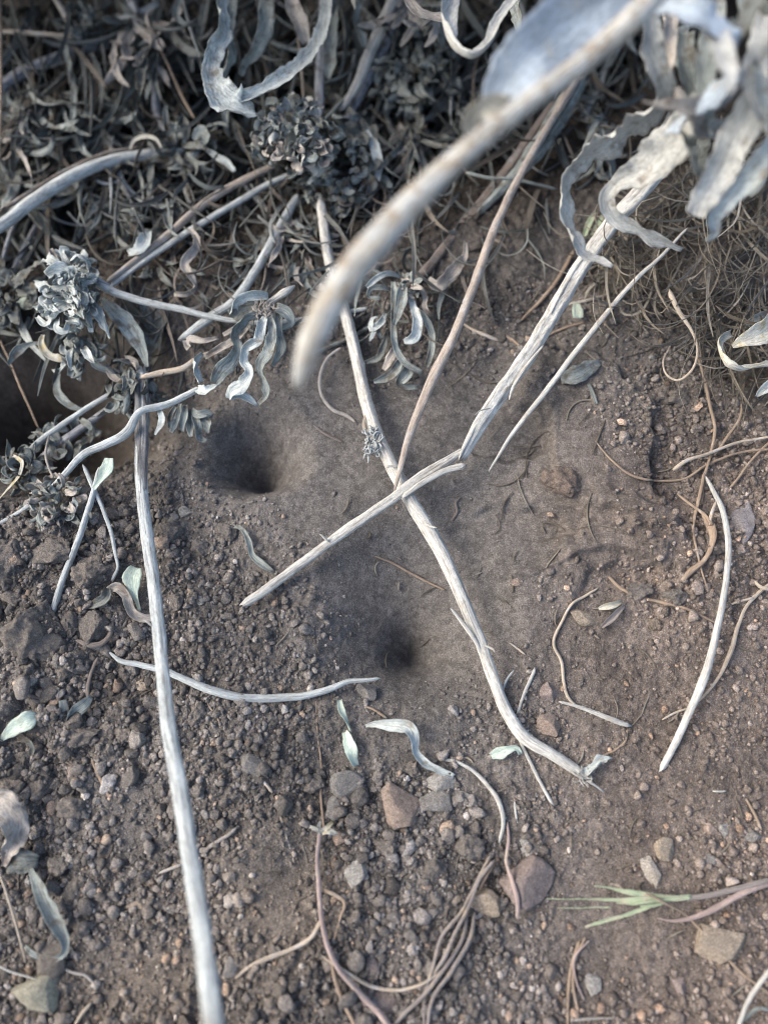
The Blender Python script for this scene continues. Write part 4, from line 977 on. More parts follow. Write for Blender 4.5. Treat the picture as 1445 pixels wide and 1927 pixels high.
LAB = ['beige blurred leaf slanting down just right of the top of the near cream stem', 'grey blurred leaf dropping through the arched one from the top edge', 'dark blurred leaf at the top edge right of the arched one',
       'thick dark blurred leaf close to the top right corner', 'grey blurred leaf running down the right edge from the corner', 'pale blurred leaf entering from the right edge beside the brownish one',
       'short beige blurred leaf hanging between the twice bent leaf and the arched one', 'small grey blurred leaf behind the top of the twice bent one', 'beige blurred leaf parallel to the brownish one, inside it',
       'beige blurred leaf inside the arch of the arched leaf', 'narrow white blurred leaf entering from the right edge above the rooty bank', 'white blurred leaf crossing the end of the arched one', 'broad dark blurred leaf filling the very top right corner',
       'grey blurred leaf hanging over the top of the thick slanting stem', 'beige blurred leaf tip beside the hooked brownish one', 'short grey leaf under the crowd of blurred leaves, nearest the rooty bank',
       'dull beige leaf hanging from the top edge behind the near cream stem', 'dull grey leaf hanging from the top edge behind the broad bluish one']
rs = np.random.RandomState(77)
for x, y, a, ln, w, h, mt in ((1300, -20, 60, 210, 40, 78, LEAFP), (1345, -30, 75, 260, 38, 74, LEAF), (1400, -20, 80, 230, 46, 82, LEAF), (1440, 20, 95, 230, 44, 80, LEAFP), (1455, 60, 115, 260, 40, 76, LEAF),
                              (1460, 150, 120, 220, 34, 70, LEAFW), (1250, -30, 95, 180, 34, 66, LEAFB), (1195, -30, 110, 130, 30, 60, LEAF), (1400, 130, 110, 220, 36, 68, LEAFB), (1360, 90, 100, 180, 34, 64, LEAF),
                              (1465, 230, 130, 150, 30, 66, LEAFW), (1310, 110, 70, 150, 34, 60, LEAFW), (1430, -40, 70, 160, 50, 90, LEAFD), (1290, 170, 105, 160, 30, 56, LEAF), (1390, 220, 115, 170, 34, 60, LEAFB), (1330, 240, 100, 120, 26, 52, LEAF),
                              (1040, -40, 100, 110, 26, 50, LEAFB), (960, -30, 80, 100, 24, 44, LEAF)):
    B('hanging_leaf', LAB.pop(0), 'leaf', [(a_, b_, c_, d_) for a_, b_, c_, d_ in rnd_path(rs, x, y, h, a, ln, w * .8, 1.2, .35)], mt, 'narrow leaves crowded at the top right',
      curl=[rs.uniform(.8, 2.2), rs.uniform(.8, 2.4)], twist=[rs.uniform(-.5, .5), rs.uniform(-1.2, 1.2), rs.uniform(-1.6, 1.6)], m=8)
B('curled_leaf', 'cream leaf bent into an open ring at the right edge', 'leaf', [(1375, 628, 14, 20), (1352, 640, 16, 22), (1354, 665, 20, 23), (1372, 690, 24, 23), (1385, 696, 22, 22), (1415, 692, 18, 20), (1460, 686, 18, 18)], LEAFC, curl=[2.4, 2, 2.6], twist=[0, .9, .2])
B('curled_leaf', 'yellowish leaf with a grey tip pointing into the open ring leaf', 'leaf', [(1378, 652, 6, 22), (1395, 643, 22, 23), (1420, 632, 40, 23), (1460, 612, 56, 22)], LEAFC, curl=1.6, m=8)
B('curled_leaf', 'bluish leaf above the yellowish one at the right edge', 'leaf', [(1400, 610, 8, 12), (1430, 598, 20, 12), (1465, 590, 24, 12)], LEAF, curl=1.6)
B('curled_leaf', 'white leaf tip poking in at the right edge below the ring leaf', 'leaf', [(1423, 746, 5, 18), (1436, 732, 18, 20), (1465, 712, 30, 20)], LEAFW, curl=1.6)
B('green_blade', 'small fresh green blade in the gap left of the thick slanting stem', 'leaf', [(1120, 400, 8, 4), (1108, 420, 12, 4), (1098, 445, 7, 3)], GREEN, curl=1.6)
B('green_blade', 'second fresh green blade right beside the first in the dark gap', 'leaf', [(1134, 405, 6, 3), (1122, 428, 9, 3), (1110, 450, 5, 2)], GREEN, curl=1.6)

# curled leaves above the round seed head
TOPG = 'leaves hanging above the round seed head'
B('hanging_leaf', 'bright white cupped leaf at the left of the round seed head', 'leaf',
  [(425, -40, 22, 22), (415, 20, 26, 24), (420, 60, 30, 24), (402, 100, 34, 24), (398, 135, 34, 24), (408, 165, 52, 25), (430, 192, 66, 25), (455, 205, 50, 24), (480, 208, 24, 22)], LEAFW, TOPG, curl=[1.5, 2.2, 1.6, 1.6, 1.4], twist=[.6, 1.0, .5, 0, .2], m=10, ruffle=.13)
B('hanging_leaf', 'long white edged leaf sweeping up right from the cupped one', 'leaf',
  [(440, 190, 20, 24), (480, 178, 26, 24), (520, 156, 30, 23), (560, 128, 32, 21), (592, 92, 30, 19), (610, 50, 26, 17), (617, 0, 22, 16), (620, -40, 20, 16)], LEAFW, TOPG, curl=[2.4, 2.0, 1.8, 1.8], twist=[.2, .3, .6, 1.0], m=8)
B('hanging_leaf', 'grey leaf twisting down beside the white cupped one', 'leaf', [(440, -30, 22, 16), (432, 20, 24, 16), (428, 60, 22, 16), (432, 100, 26, 15), (418, 140, 18, 14)], LEAF, TOPG, curl=1.8, twist=[0, .8, 1.6], m=8)
B('hanging_leaf', 'pale wrinkled leaf forking above the dark gap at the top', 'leaf', [(505, -30, 26, 18), (500, 20, 30, 18), (496, 62, 30, 17), (480, 95, 22, 15), (460, 115, 16, 12), (452, 140, 12, 10)], LEAF, TOPG, curl=[1.6, 1.2, 2.4], twist=[0, .5, 1.2], m=8, ruffle=.14)
B('hanging_leaf', 'brown streaked pointed leaf at the top, left of the upright stem', 'leaf', [(543, -30, 22, 16), (552, 15, 28, 16), (566, 52, 30, 15), (576, 82, 18, 13)], LEAFB, TOPG, curl=2.0, twist=[0, .3], m=8)
B('hanging_leaf', 'grey leaf with a rounded tip hanging right of the upright stem', 'leaf', [(625, -20, 20, 10), (626, 40, 22, 10), (622, 90, 24, 8), (620, 130, 20, 6), (617, 148, 8, 5)], LEAF, TOPG, curl=1.6, m=8)
B('hanging_leaf', 'small pale leaf hanging in the black gap left of the split stem', 'leaf', [(690, -10, 8, 10), (672, 15, 12, 10), (668, 45, 18, 9), (680, 72, 18, 8), (684, 88, 8, 7)], LEAF, TOPG, curl=1.8, twist=[0, .8, .2])
B('hanging_leaf', 'hook shaped white edged leaf at the top, left of the cupped one', 'leaf', [(350, -20, 8, 8), (335, 8, 10, 8), (333, 35, 12, 8), (350, 48, 12, 8), (372, 46, 8, 7)], LEAF, TOPG, curl=2.4)
B('hanging_leaf', 'long purple grey leaf hanging left of the cupped one', 'leaf', [(390, -10, 14, 4), (382, 35, 16, 4), (372, 80, 14, 3), (360, 112, 12, 2), (362, 134, 5, 1)], LEAFD, TOPG, curl=1.6)
B('hanging_leaf', 'thin grey green leaf hanging straight down in the shaded tangle', 'leaf', [(120, 70, 8, 0), (130, 120, 10, 0), (139, 165, 11, 0), (139, 210, 11, 0), (134, 248, 8, -1)], LEAF, curl=1.6)
B('hanging_leaf', 'pale bent leaf pointing right below the starry tuft', 'leaf', [(390, 282, 6, 0), (405, 292, 12, 1), (425, 305, 14, 1), (442, 322, 8, 1)], LEAFW, curl=1.8, ruffle=.2)
B('hanging_leaf', 'pale flat leaf tip right of the round seed head', 'leaf', [(690, 243, 5, 4), (698, 262, 14, 4), (708, 285, 20, 4), (712, 310, 16, 3), (708, 350, 8, 1)], LEAFW, curl=1.4, ruffle=.16)
B('curled_leaf', 'coiled beige leaf hanging left of the bluish slanting stem', 'leaf',
  [(358, 430, 9, 4), (370, 455, 14, 5), (358, 480, 16, 6), (348, 500, 18, 6), (358, 520, 14, 6), (366, 540, 10, 5), (352, 552, 10, 5), (328, 553, 8, 5)], LEAFB, curl=2.2, twist=[0, 1.2, .2, 1.4, .4], ruffle=.12)
B('curled_leaf', 'ragged pale leaf on the two crossing twigs', 'leaf', [(242, 478, 12, 4), (258, 470, 22, 5), (272, 455, 24, 5), (280, 435, 12, 4)], LEAFW, curl=1.4, ruffle=.25)
B('hanging_leaf', 'dark speckled broad leaf hanging behind the curly white head', 'leaf', [(190, 560, 8, 5), (210, 580, 22, 6), (235, 605, 34, 6), (255, 632, 32, 6), (268, 658, 20, 5), (278, 690, 7, 4)], LEAF, curl=1.2, m=8, ruffle=.05)
B('hanging_leaf', 'curved grey leaf hanging over the black hollow', 'leaf', [(112, 700, 6, -4), (108, 720, 10, -4), (110, 740, 16, -4), (125, 758, 15, -4), (155, 773, 6, -5)], LEAF, curl=1.6)
B('hanging_leaf', 'grey leaf on a thread at the left edge beside the curly head', 'leaf', [(85, 645, 4, 2), (55, 648, 8, 2), (35, 658, 18, 2), (15, 685, 5, 1)], LEAF, curl=1.8, twist=[0, .6])
B('hanging_leaf', 'curled leaf circling under the curly white head', 'leaf', [(82, 630, 6, 2), (78, 648, 12, 3), (90, 668, 15, 3), (112, 678, 18, 3), (130, 680, 8, 2)], LEAFC, curl=2.0, twist=[0, .5])

# beige curled leaf right of the lower leaf cluster
B('curled_leaf', 'wavy beige leaf between the near cream stem and the tan twig', 'leaf', [(876, 455, 8, 5), (873, 485, 12, 6), (858, 502, 22, 7), (840, 520, 26, 7), (822, 538, 20, 7), (806, 525, 12, 7)], LEAFB, curl=[1.4, 2.2, 1.4, 2], twist=[0, .4, .9, .2], ruffle=.14)

# ================================================================== LEAFY HEADS
def head(name, label, x, y, h, cat='flower head', group=None):
    return empty(name, P(x, y, h), label, cat, group)
def blade(o, pts, mat=LEAF, name='leaf', **k):
    leaf_mb(pts, **k).build(name, mat, o)

# white curly head at the left
o = head('flower_head', 'bright white curly dried flower head at the left', 182, 532, 8)
stem_mb([(192, 535, 22, 8), (172, 530, 26, 8), (150, 545, 22, 7)], m=10, rough=.15).build('base', WOOLD, o)
rs = np.random.RandomState(31)
T_ = [([(150, 530, 14, 9), (165, 505, 16, 12), (160, 485, 18, 14), (145, 478, 16, 15), (133, 488, 14, 14)], LEAFW), ([(130, 500, 10, 12), (122, 485, 14, 14), (118, 468, 12, 15), (130, 466, 8, 15)], LEAFW),
      ([(108, 495, 12, 11), (102, 482, 10, 12), (95, 468, 8, 12)], LEAFB), ([(125, 505, 18, 12), (105, 500, 26, 13), (90, 492, 18, 13), (80, 492, 8, 12)], LEAFW),
      ([(135, 520, 26, 13), (110, 515, 34, 14), (90, 520, 24, 13)], LEAFW), ([(130, 545, 18, 12), (105, 545, 26, 12), (82, 538, 18, 11), (66, 530, 8, 10)], LEAFW),
      ([(145, 560, 14, 10), (120, 568, 18, 12), (98, 565, 14, 12)], LEAF), ([(150, 545, 12, 11), (145, 570, 18, 12), (142, 590, 14, 11)], LEAFW),
      ([(135, 570, 20, 12), (115, 580, 28, 13), (98, 598, 22, 12), (85, 610, 14, 11), (70, 597, 8, 10)], LEAFW), ([(110, 600, 14, 12), (108, 618, 14, 12), (122, 622, 12, 12), (127, 605, 8, 12)], LEAFW),
      ([(152, 555, 8, 10), (162, 580, 12, 11), (168, 605, 12, 11), (172, 625, 8, 10)], LEAFW), ([(172, 570, 10, 10), (188, 590, 20, 11), (200, 612, 22, 11), (208, 636, 8, 10)], LEAFW),
      ([(165, 545, 14, 10), (185, 555, 16, 9), (180, 575, 12, 9)], LEAFD), ([(95, 550, 14, 11), (92, 575, 16, 11), (92, 600, 12, 11)], LEAFW), ([(180, 520, 16, 9), (168, 535, 22, 10), (172, 555, 14, 9)], LEAF)]
for pts, mt in T_:
    leaf_mb(pts, curl=rs.uniform(1.2, 2.6), twist=[rs.uniform(-.4, .4), rs.uniform(-.7, .7), rs.uniform(-1.3, 1.3)], ruffle=.2, m=8).build('petal', mt, o)
cluster(o, rs, 66, 128, 548, 10, 46, 66, 27, 11, [LEAFW, LEAFW, LEAF], name='petal', hs=6, ruf=.35, curl=3.0, bend=2.5)
# second tuft below it
o = head('flower_head', 'dull grey tuft hanging below the bright white curly head', 148, 650, 2)
cluster(o, rs, 34, 145, 652, 3, 34, 32, 34, 11, [LEAF, LEAF, LEAFW], ang=95, spread=60, hs=4, ruf=.2)
for pts in ([(130, 640, 10, 3), (165, 645, 14, 4), (178, 660, 12, 5), (178, 682, 14, 5), (205, 698, 10, 3)], [(150, 660, 14, 4), (140, 685, 18, 4), (132, 708, 10, 3)], [(155, 670, 12, 5), (148, 690, 14, 5), (158, 700, 8, 4)]):
    blade(o, pts, curl=2, twist=[0, .6, .2])

# drooping cluster in the middle left
o = head('leaf_cluster', 'drooping cluster of long curled grey leaves above the upper pit', 515, 590, 9, 'leaf cluster')
stem_mb([(500, 575, 14, 10), (520, 560, 14, 11), (538, 548, 16, 12), (550, 540, 10, 12)], m=10, rough=.25).build('stalk', WOOLW, o)
for pts, mt, cu, tw in (
    ([(505, 558, 14, 12), (470, 556, 20, 14), (445, 568, 18, 14), (434, 588, 14, 12)], LEAFW, 1.6, [0, .6, 1.2]),
    ([(498, 578, 10, 12), (470, 578, 26, 12), (448, 588, 34, 12), (440, 600, 18, 11)], LEAFD, 1.2, [0, 0]),
    ([(492, 590, 10, 12), (462, 600, 16, 14), (440, 625, 20, 15), (446, 655, 20, 14), (436, 675, 28, 14), (414, 700, 30, 13), (402, 720, 14, 11)], LEAF, [2.2, 1.8, 1.6, 1.6], [0, .8, .2, .3, .2]),
    ([(500, 592, 10, 12), (492, 615, 18, 15), (484, 640, 20, 16), (462, 655, 16, 15), (458, 680, 18, 14), (470, 700, 16, 14), (458, 722, 26, 14), (436, 740, 24, 13), (432, 750, 10, 12)], LEAFW, [2, 1.6, 2.2, 1.8, 1.4], [0, .4, 1, .2, .5]),
    ([(508, 592, 12, 12), (512, 630, 18, 15), (505, 660, 24, 16), (492, 685, 20, 15), (496, 715, 18, 13), (502, 745, 12, 12), (486, 759, 8, 11)], LEAF, [1.8, 1.4, 1.8], [0, .3, -.3, .3]),
    ([(430, 746, 12, 12), (450, 742, 14, 12), (470, 752, 14, 11), (484, 763, 5, 10)], LEAFW, 1.4, 0),
    ([(525, 590, 14, 10), (524, 625, 16, 11), (528, 655, 18, 11), (512, 688, 8, 10)], LEAF, 1.6, [0, .5]),
    ([(520, 580, 18, 11), (540, 590, 22, 11), (548, 605, 16, 10), (522, 620, 10, 9)], LEAF, 1.4, [0, .6]),
    ([(470, 610, 10, 10), (440, 640, 14, 11), (405, 660, 12, 10), (385, 672, 8, 10)], LEAFB, 1.8, [0, .4]),
    ([(382, 665, 8, 10), (366, 680, 14, 11), (368, 705, 18, 12), (378, 720, 14, 11)], LEAFW, 1.8, [.4, .9, .3]),
    ([(372, 732, 12, 10), (385, 738, 20, 12), (402, 728, 18, 12), (415, 722, 12, 11)], LEAFW, 2.0, [0, .3]),
    ([(350, 640, 12, 6), (358, 655, 16, 7), (355, 640, 14, 8), (385, 642, 10, 9), (410, 636, 8, 8)], LEAFB, 1.6, 0),
    ([(420, 630, 8, 6), (455, 612, 8, 7), (480, 600, 6, 8)], LEAFB, 1.8, 0)):
    blade(o, pts, mt, curl=cu, twist=tw, ruffle=.2, m=8)
mb = MB()
for i in range(40):
    stem_mb(rnd_path(rs, 500 + rs.uniform(-22, 14), 582 + rs.uniform(-12, 12), 13, rs.uniform(0, 360), rs.uniform(8, 20), 2.5, 2.5, k=4), m=4, mb=mb)
mb.build('fuzz', LEAFB, o)
# little cluster below it
o = head('leaf_cluster', 'small tuft of dull curled leaves left of the upper pit', 335, 760, 6, 'leaf cluster')
for pts in ([(340, 760, 6, 5), (335, 790, 14, 6), (325, 815, 12, 5)], [(350, 762, 8, 5), (348, 790, 16, 6), (345, 812, 12, 5)], [(362, 770, 8, 5), (372, 780, 14, 6), (390, 778, 14, 6), (400, 784, 8, 5)],
            [(365, 775, 8, 5), (370, 800, 16, 6), (378, 828, 14, 5), (390, 830, 7, 5)], [(358, 770, 8, 4), (358, 800, 16, 5), (362, 822, 10, 5)], [(380, 785, 8, 5), (392, 800, 18, 5), (394, 815, 10, 5)], [(330, 765, 7, 4), (320, 785, 9, 4), (318, 805, 6, 3)]):
    blade(o, pts, LEAF, curl=2.2, twist=[0, rs.uniform(-.8, .8), rs.uniform(-1, 1)], ruffle=.14)
blade(o, [(300, 770, 9, 8), (305, 790, 13, 8), (292, 818, 4, 7)], LEAFW, curl=1.4)

# drooping cluster right of the blurred tip
o = head('leaf_cluster', 'drooping leaves hanging between the near cream stem and the tan twig', 760, 545, 8, 'leaf cluster')
for pts, mt, cu, tw in (
    ([(740, 530, 8, 8), (742, 560, 14, 10), (742, 595, 14, 10), (740, 625, 12, 10), (745, 655, 12, 9), (760, 682, 12, 8), (782, 695, 12, 7), (795, 702, 8, 6)], LEAF, [2, 1.6, 2], [0, .3, 0]),
    ([(758, 535, 10, 9), (756, 560, 22, 11), (750, 585, 18, 11), (742, 612, 6, 10)], LEAF, 2.2, 0),
    ([(765, 545, 10, 8), (778, 580, 14, 10), (785, 610, 20, 11), (778, 635, 20, 10), (760, 642, 8, 9)], LEAFW, 1.8, [0, .3, .5]),
    ([(782, 580, 8, 8), (800, 600, 12, 9), (812, 625, 13, 9), (812, 660, 12, 8), (803, 690, 10, 7)], LEAF, 1.8, [0, .2]),
    ([(790, 540, 8, 7), (800, 560, 10, 8), (800, 580, 10, 8), (810, 592, 6, 7)], LEAFB, 1.8, 0),
    ([(730, 620, 6, 5), (722, 650, 12, 6), (712, 672, 12, 5), (685, 682, 7, 4)], LEAFD, 1.6, [0, .5]),
    ([(745, 650, 8, 6), (735, 675, 18, 7), (722, 695, 8, 5)], LEAFB, 1.2, 0),
    ([(756, 675, 10, 7), (745, 695, 18, 7), (725, 710, 16, 6), (703, 718, 7, 5)], LEAF, 2.4, [0, .4]),
    ([(770, 685, 12, 6), (762, 705, 22, 7), (750, 722, 14, 6), (765, 728, 10, 5), (785, 728, 8, 5)], LEAF, 1.8, [0, .5, .3]),
    ([(735, 545, 7, 6), (715, 540, 10, 8), (695, 545, 9, 8), (692, 558, 7, 7), (715, 562, 8, 7)], LEAF, 1.8, [0, .7]),
    ([(752, 520, 8, 5), (730, 515, 10, 8), (705, 525, 12, 9), (690, 540, 8, 8)], LEAFW, 1.8, 0),
    ([(725, 590, 6, 6), (715, 610, 14, 8), (700, 618, 14, 8), (702, 600, 8, 8), (712, 597, 6, 8)], LEAFW, 1.8, [0, .5]),
    ([(706, 622, 7, 8), (700, 632, 8, 8), (696, 642, 3, 7)], LEAFW, 1.2, 0),
    ([(712, 615, 4, 7), (714, 630, 7, 7), (720, 638, 4, 6)], LEAF, 1.6, 0)):
    blade(o, pts, mt, curl=cu, twist=tw, ruffle=.18, m=8)
cluster(o, rs, 16, 772, 538, 8, 16, 14, 20, 8, [LEAFB, LEAF], hs=2, ruf=.2)

# round seed head
o = head('seed_cluster', 'round crumbly grey seed head in the upper middle', 555, 260, 2, 'seed head')
stem_mb([(560, 300, 30, -2), (556, 255, 90, 4), (560, 205, 40, 0)], m=14, rough=.1).build('core', LEAFD, o)
cluster(o, rs, 97, 556, 255, 12, 76, 66, 20, 17, [LEAF, LEAFP, LEAF, LEAFB], name='bract', hs=9, ruf=.3, curl=3.0, bend=2.5, droop=.2)
o = head('seed_cluster', 'darker shaggy seed head just below and right of the round one', 640, 310, 0, 'seed head')
cluster(o, rs, 90, 640, 310, 0, 72, 84, 32, 11, [LEAFD, LEAF, LEAF], name='bract', hs=7, ruf=.3, curl=2.6, bend=2.5)
blade(o, [(650, 250, 8, 4), (668, 265, 14, 5), (680, 245, 8, 4)], LEAFD, curl=1.5)
blade(o, [(580, 345, 6, 6), (600, 325, 12, 7), (622, 312, 6, 6)], LEAFW, curl=1.5)
# starry tuft
o = head('leafy_tuft', 'dark starry tuft where the pale left stem ends', 345, 275, -4, 'leafy tuft')
cluster(o, rs, 46, 345, 275, -4, 30, 28, 55, 8, [LEAFD, LEAFD, LEAF], hs=4, ruf=.15, curl=2, droop=.5)
blade(o, [(245, 280, 5, 0), (255, 262, 6, 2), (275, 256, 7, 3), (295, 262, 6, 3), (304, 278, 4, 2)], LEAFC, curl=2)
blade(o, [(365, 262, 8, 2), (378, 250, 24, 3), (390, 262, 24, 3), (380, 275, 12, 2)], LEAF, curl=2.5)
# shaggy head hanging at the top right of centre
o = head('seed_cluster', 'big dull shaggy seed head in the shade right of the split stems', 780, 120, -8, 'seed head')
cluster(o, rs, 96, 785, 115, -4, 72, 88, 40, 11, [LEAFD, LEAF, LEAF], name='bract', hs=6, ruf=.25, curl=2.2, ang=95, spread=60, droop=.4)
o = head('leaf_cluster', 'dull leaves hanging in a sheaf below the shaggy seed head', 775, 235, -6, 'leaf cluster')
cluster(o, rs, 26, 775, 240, -7, 30, 16, 105, 11, [LEAFD, LEAFB, LEAFD], hs=3, ang=85, spread=35, curl=1.6, bend=.7)
# fuzzy heads at the left
o = head('leafy_tuft', 'fuzzy grey head below the mint leaf at the left', 120, 930, 3, 'leafy tuft')
cluster(o, rs, 74, 112, 945, 1, 52, 40, 26, 10, [LEAF, LEAFD, LEAFB], hs=5, ruf=.25, curl=2.4)
blade(o, [(80, 950, 8, 4), (75, 980, 10, 4), (78, 1000, 4, 3)], LEAFC, curl=2)
o = head('leafy_tuft', 'spiky dark blue grey head at the left edge', 40, 880, -4, 'leafy tuft')
cluster(o, rs, 40, 42, 882, -4, 34, 26, 34, 8, [LEAFD, LEAF], hs=3, ruf=.15, curl=2.2)
blade(o, [(25, 858, 6, -1), (42, 868, 9, 0), (40, 890, 8, 0), (20, 915, 6, 0), (0, 938, 4, -1)], LEAFC, curl=1.8)
o = head('leafy_tuft', 'dark crumpled head at the left edge above the black hollow', 15, 545, -4, 'leafy tuft')
cluster(o, rs, 44, 18, 548, -5, 44, 42, 40, 12, [LEAFD], hs=5, ruf=.2, curl=2.2)
o = head('leafy_tuft', 'tangle of dead leaves round the top of the long left stem', 265, 700, 2, 'leafy tuft')
cluster(o, rs, 44, 245, 720, 0, 44, 50, 46, 11, [LEAFD, LEAFB, LEAF], hs=4, ruf=.2, curl=2.4, ang=100, spread=70)
blade(o, [(285, 560, 40, -2), (292, 610, 44, -2), (290, 660, 40, -1), (280, 700, 16, 0)], LEAFD, curl=2.6, m=10)
o = head('leafy_tuft', 'grey leaves with small stubs hanging under the stem over the black hollow', 120, 820, -6, 'leafy tuft')
cluster(o, rs, 22, 130, 815, -8, 62, 34, 40, 12, [LEAFD, LEAF], hs=2, ruf=.15, curl=2, ang=120, spread=60)
o = head('leafy_tuft', 'soft grey tuft under the two crossing twigs', 330, 385, -4, 'leafy tuft')
cluster(o, rs, 26, 320, 400, -5, 30, 34, 60, 9, [LEAFD, LEAF], hs=3, ruf=.12, curl=2, ang=100, spread=40)
o = head('leafy_tuft', 'pale curled wisps at the top left corner', 150, 40, -2, 'leafy tuft')
cluster(o, rs, 24, 150, 42, -3, 22, 20, 30, 12, [LEAF, LEAFD], hs=4, ruf=.25, curl=2.4)
SH = [('dull leaves sprouting below the right half of the near cream stem', 900, 420, -8, 40, 30, 22, 60, 6, 110), ('sheaf of limp leaves at the far left of the shaded tangle', 80, 190, -10, 60, 30, 34, 95, 9, 95),
      ('limp leaves in the tangle below the dark arching stem', 170, 230, -12, 50, 40, 26, 80, 9, 100), ('limp leaves in the tangle above the dark starry tuft', 250, 190, -12, 40, 40, 22, 70, 8, 90),
      ('dark leaves under the pale left stem', 215, 370, -10, 50, 30, 26, 80, 9, 95), ('limp leaves left of the twigs near the left edge', 60, 320, -12, 50, 36, 24, 80, 10, 95),
      ('leaf sheaf between the seed head and the near cream stem', 700, 400, -8, 40, 40, 26, 70, 9, 100), ('leaves below the thick straw white stem top', 1130, 250, 2, 30, 50, 22, 70, 9, 100),
      ('dark leaves at the top right of centre behind the ring leaf', 900, 170, -10, 40, 40, 26, 60, 7, 110), ('limp leaves right of the upright stem above the seed heads', 680, 210, -10, 40, 30, 18, 60, 9, 100),
      ('limp dark leaves around the coiled beige leaf', 330, 490, -6, 60, 40, 26, 60, 11, 95), ('dark leaves hanging below the curly head stem', 430, 500, -6, 60, 40, 24, 70, 10, 100)]
for lab, x, y, h, rx, ry, n, ln, w, ang in SH:
    o = head('leaf_sheaf', lab, x, y, h, 'leaf cluster')
    cluster(o, rs, n, x, y, h, rx, ry, ln, w, [LEAFD, LEAFD, LEAF], hs=5, ruf=.1, curl=1.8, ang=ang, spread=45, bend=1.3)

for lab, x, y, h, rx, ry, n, ln, w, ang in (('pale shrivelled leaves hanging at the top left of centre', 290, 60, -2, 60, 40, 26, 90, 12, 95), ('crowd of grey leaves at the top between the ring leaf and the split stems', 800, 20, 4, 60, 30, 24, 70, 12, 100),
                                            ('shrivelled leaves drooping under the dark arching stem at the far left', 30, 230, -4, 30, 50, 22, 80, 10, 95), ('shrivelled leaves hanging beneath the dark shaggy head', 560, 420, -2, 70, 26, 24, 60, 8, 100),
                                            ('leaves crowded between the bluish slanting stem and the curved stem', 560, 500, -2, 40, 30, 18, 60, 9, 95)):
    o = head('leaf_sheaf', lab, x, y, h, 'leaf cluster')
    cluster(o, rs, n, x, y, h, rx, ry, ln, w, [LEAF, LEAFD, LEAFB], hs=5, ruf=.16, curl=1.8, ang=ang, spread=40, bend=1.2)

# ================================================================== TANGLE OF LITTER (nobody could count it)
def litter(name, label, n, region, hr, lw, ww, seed_, tints, ang=95, spread=50, bend=1.2, hf=None):
    rs = np.random.RandomState(seed_); mb = MB()
    k = 0
    while k < n:
        x, y = region(rs)
        h = rs.uniform(*hr)
        pts = rnd_path(rs, x, y, h, ang + rs.uniform(-spread, spread), rs.uniform(*lw), rs.uniform(*ww), bend, .35, k=5)
        C = np.array(pts); S = spline(np.concatenate([C[:, :2], np.zeros((5, 1)), C[:, 2:]], 1), 11)
        p = P(S[:, 0], S[:, 1], S[:, 4]); w = np.maximum(S[:, 3], 1) * depth_of(p) / F
        t = tints[rs.randint(len(tints))]; t = np.array(t) * math.exp(rs.randn() * .3)
        if rs.rand() < .55:
            c0 = rs.uniform(.8, 3)
            ribbon(mb, p, w, np.full(11, c0), np.linspace(rs.uniform(-1, 1), rs.uniform(-2, 2), 11), seed=k, m=4, col=t)
        else:
            tube(mb, p, w * .32, m=5, rough=.12, seed=k, col=t)
        k += 1
    o = mb.build(name, LITTER, base=(0, 0, 0), colour=True)
    return tag(o, label, 'plant litter', kind='stuff')

def edge_y(x):
    return float(np.interp(x, [-60, 0, 120, 300, 420, 600, 760, 900, 1040, 1150, 1300, 1500], [600, 590, 570, 690, 620, 560, 610, 500, 400, 330, 220, 200]))
def reg_top(rs):
    while True:
        x = rs.uniform(-120, 1330); y = rs.uniform(-60, 640)
        if y + 40 < edge_y(x): return x, y
GREYS = [(.17, .18, .17), (.12, .13, .12), (.22, .23, .22), (.17, .145, .12), (.10, .085, .07), (.36, .38, .36)]
litter('plant_litter', 'shaded tangle of dead twigs and leaves filling the top left', 2500, reg_top, (-32, -9), (70, 230), (4, 14), 61, GREYS, bend=.8, spread=42)
litter('fine_plant_litter', 'thin dead leaf strands lying on top of the shaded tangle', 520, reg_top, (-11, 1), (60, 170), (3, 10), 62, GREYS + [(.5, .52, .52)], bend=.9)
def reg_out(rs):
    return rs.uniform(-600, 2000), rs.uniform(-900, -170)
litter('overhanging_litter', 'dead plant mass beyond the top of the view', 2300, reg_out, (-30, 75), (60, 200), (10, 30), 63, GREYS, spread=80)
def reg_root(rs):
    while True:
        x = rs.uniform(1100, 1500); y = rs.uniform(230, 700)
        if y < 470 + (x - 1100) * .62 and y > 560 - (x - 1000) * .9: return x, y
ROOTT = [(.42, .36, .28), (.32, .27, .21), (.48, .43, .36), (.24, .20, .16)]
litter('fine_roots', 'mat of hair fine roots hanging on the bank at the right', 850, reg_root, (-4, 13), (50, 190), (1.8, 4.2), 64, ROOTT, ang=105, spread=40, bend=1.6)
def reg_g(rs): return rs.uniform(900, 1445), rs.uniform(520, 1000)
def ground_threads(name, label, n, reg, lw, ww, sd, tints):
    rs = np.random.RandomState(sd); mb = MB()
    for k in range(n):
        x, y = reg(rs)
        pts = rnd_path(rs, x, y, 0, rs.uniform(0, 360), rs.uniform(*lw), rs.uniform(*ww), .8, 0, k=5)
        C = np.array(pts); S = spline(np.concatenate([C[:, :2], np.zeros((5, 1)), C[:, 2:]], 1), 12)
        p = PG(S[:, 0], S[:, 1], .6); w = np.maximum(S[:, 3], 1) * depth_of(p) / F
        tube(mb, p, w * .4, m=5, rough=.1, seed=k, col=np.array(tints[rs.randint(len(tints))]) * math.exp(rs.randn() * .25))
    return tag(mb.build(name, LITTER, base=(0, 0, 0), colour=True), label, 'rootlets', kind='stuff')
ground_threads('rootlets', 'thread fine rootlets strewn over the crusty bank', 45, reg_g, (30, 110), (1.8, 4), 65, ROOTT)
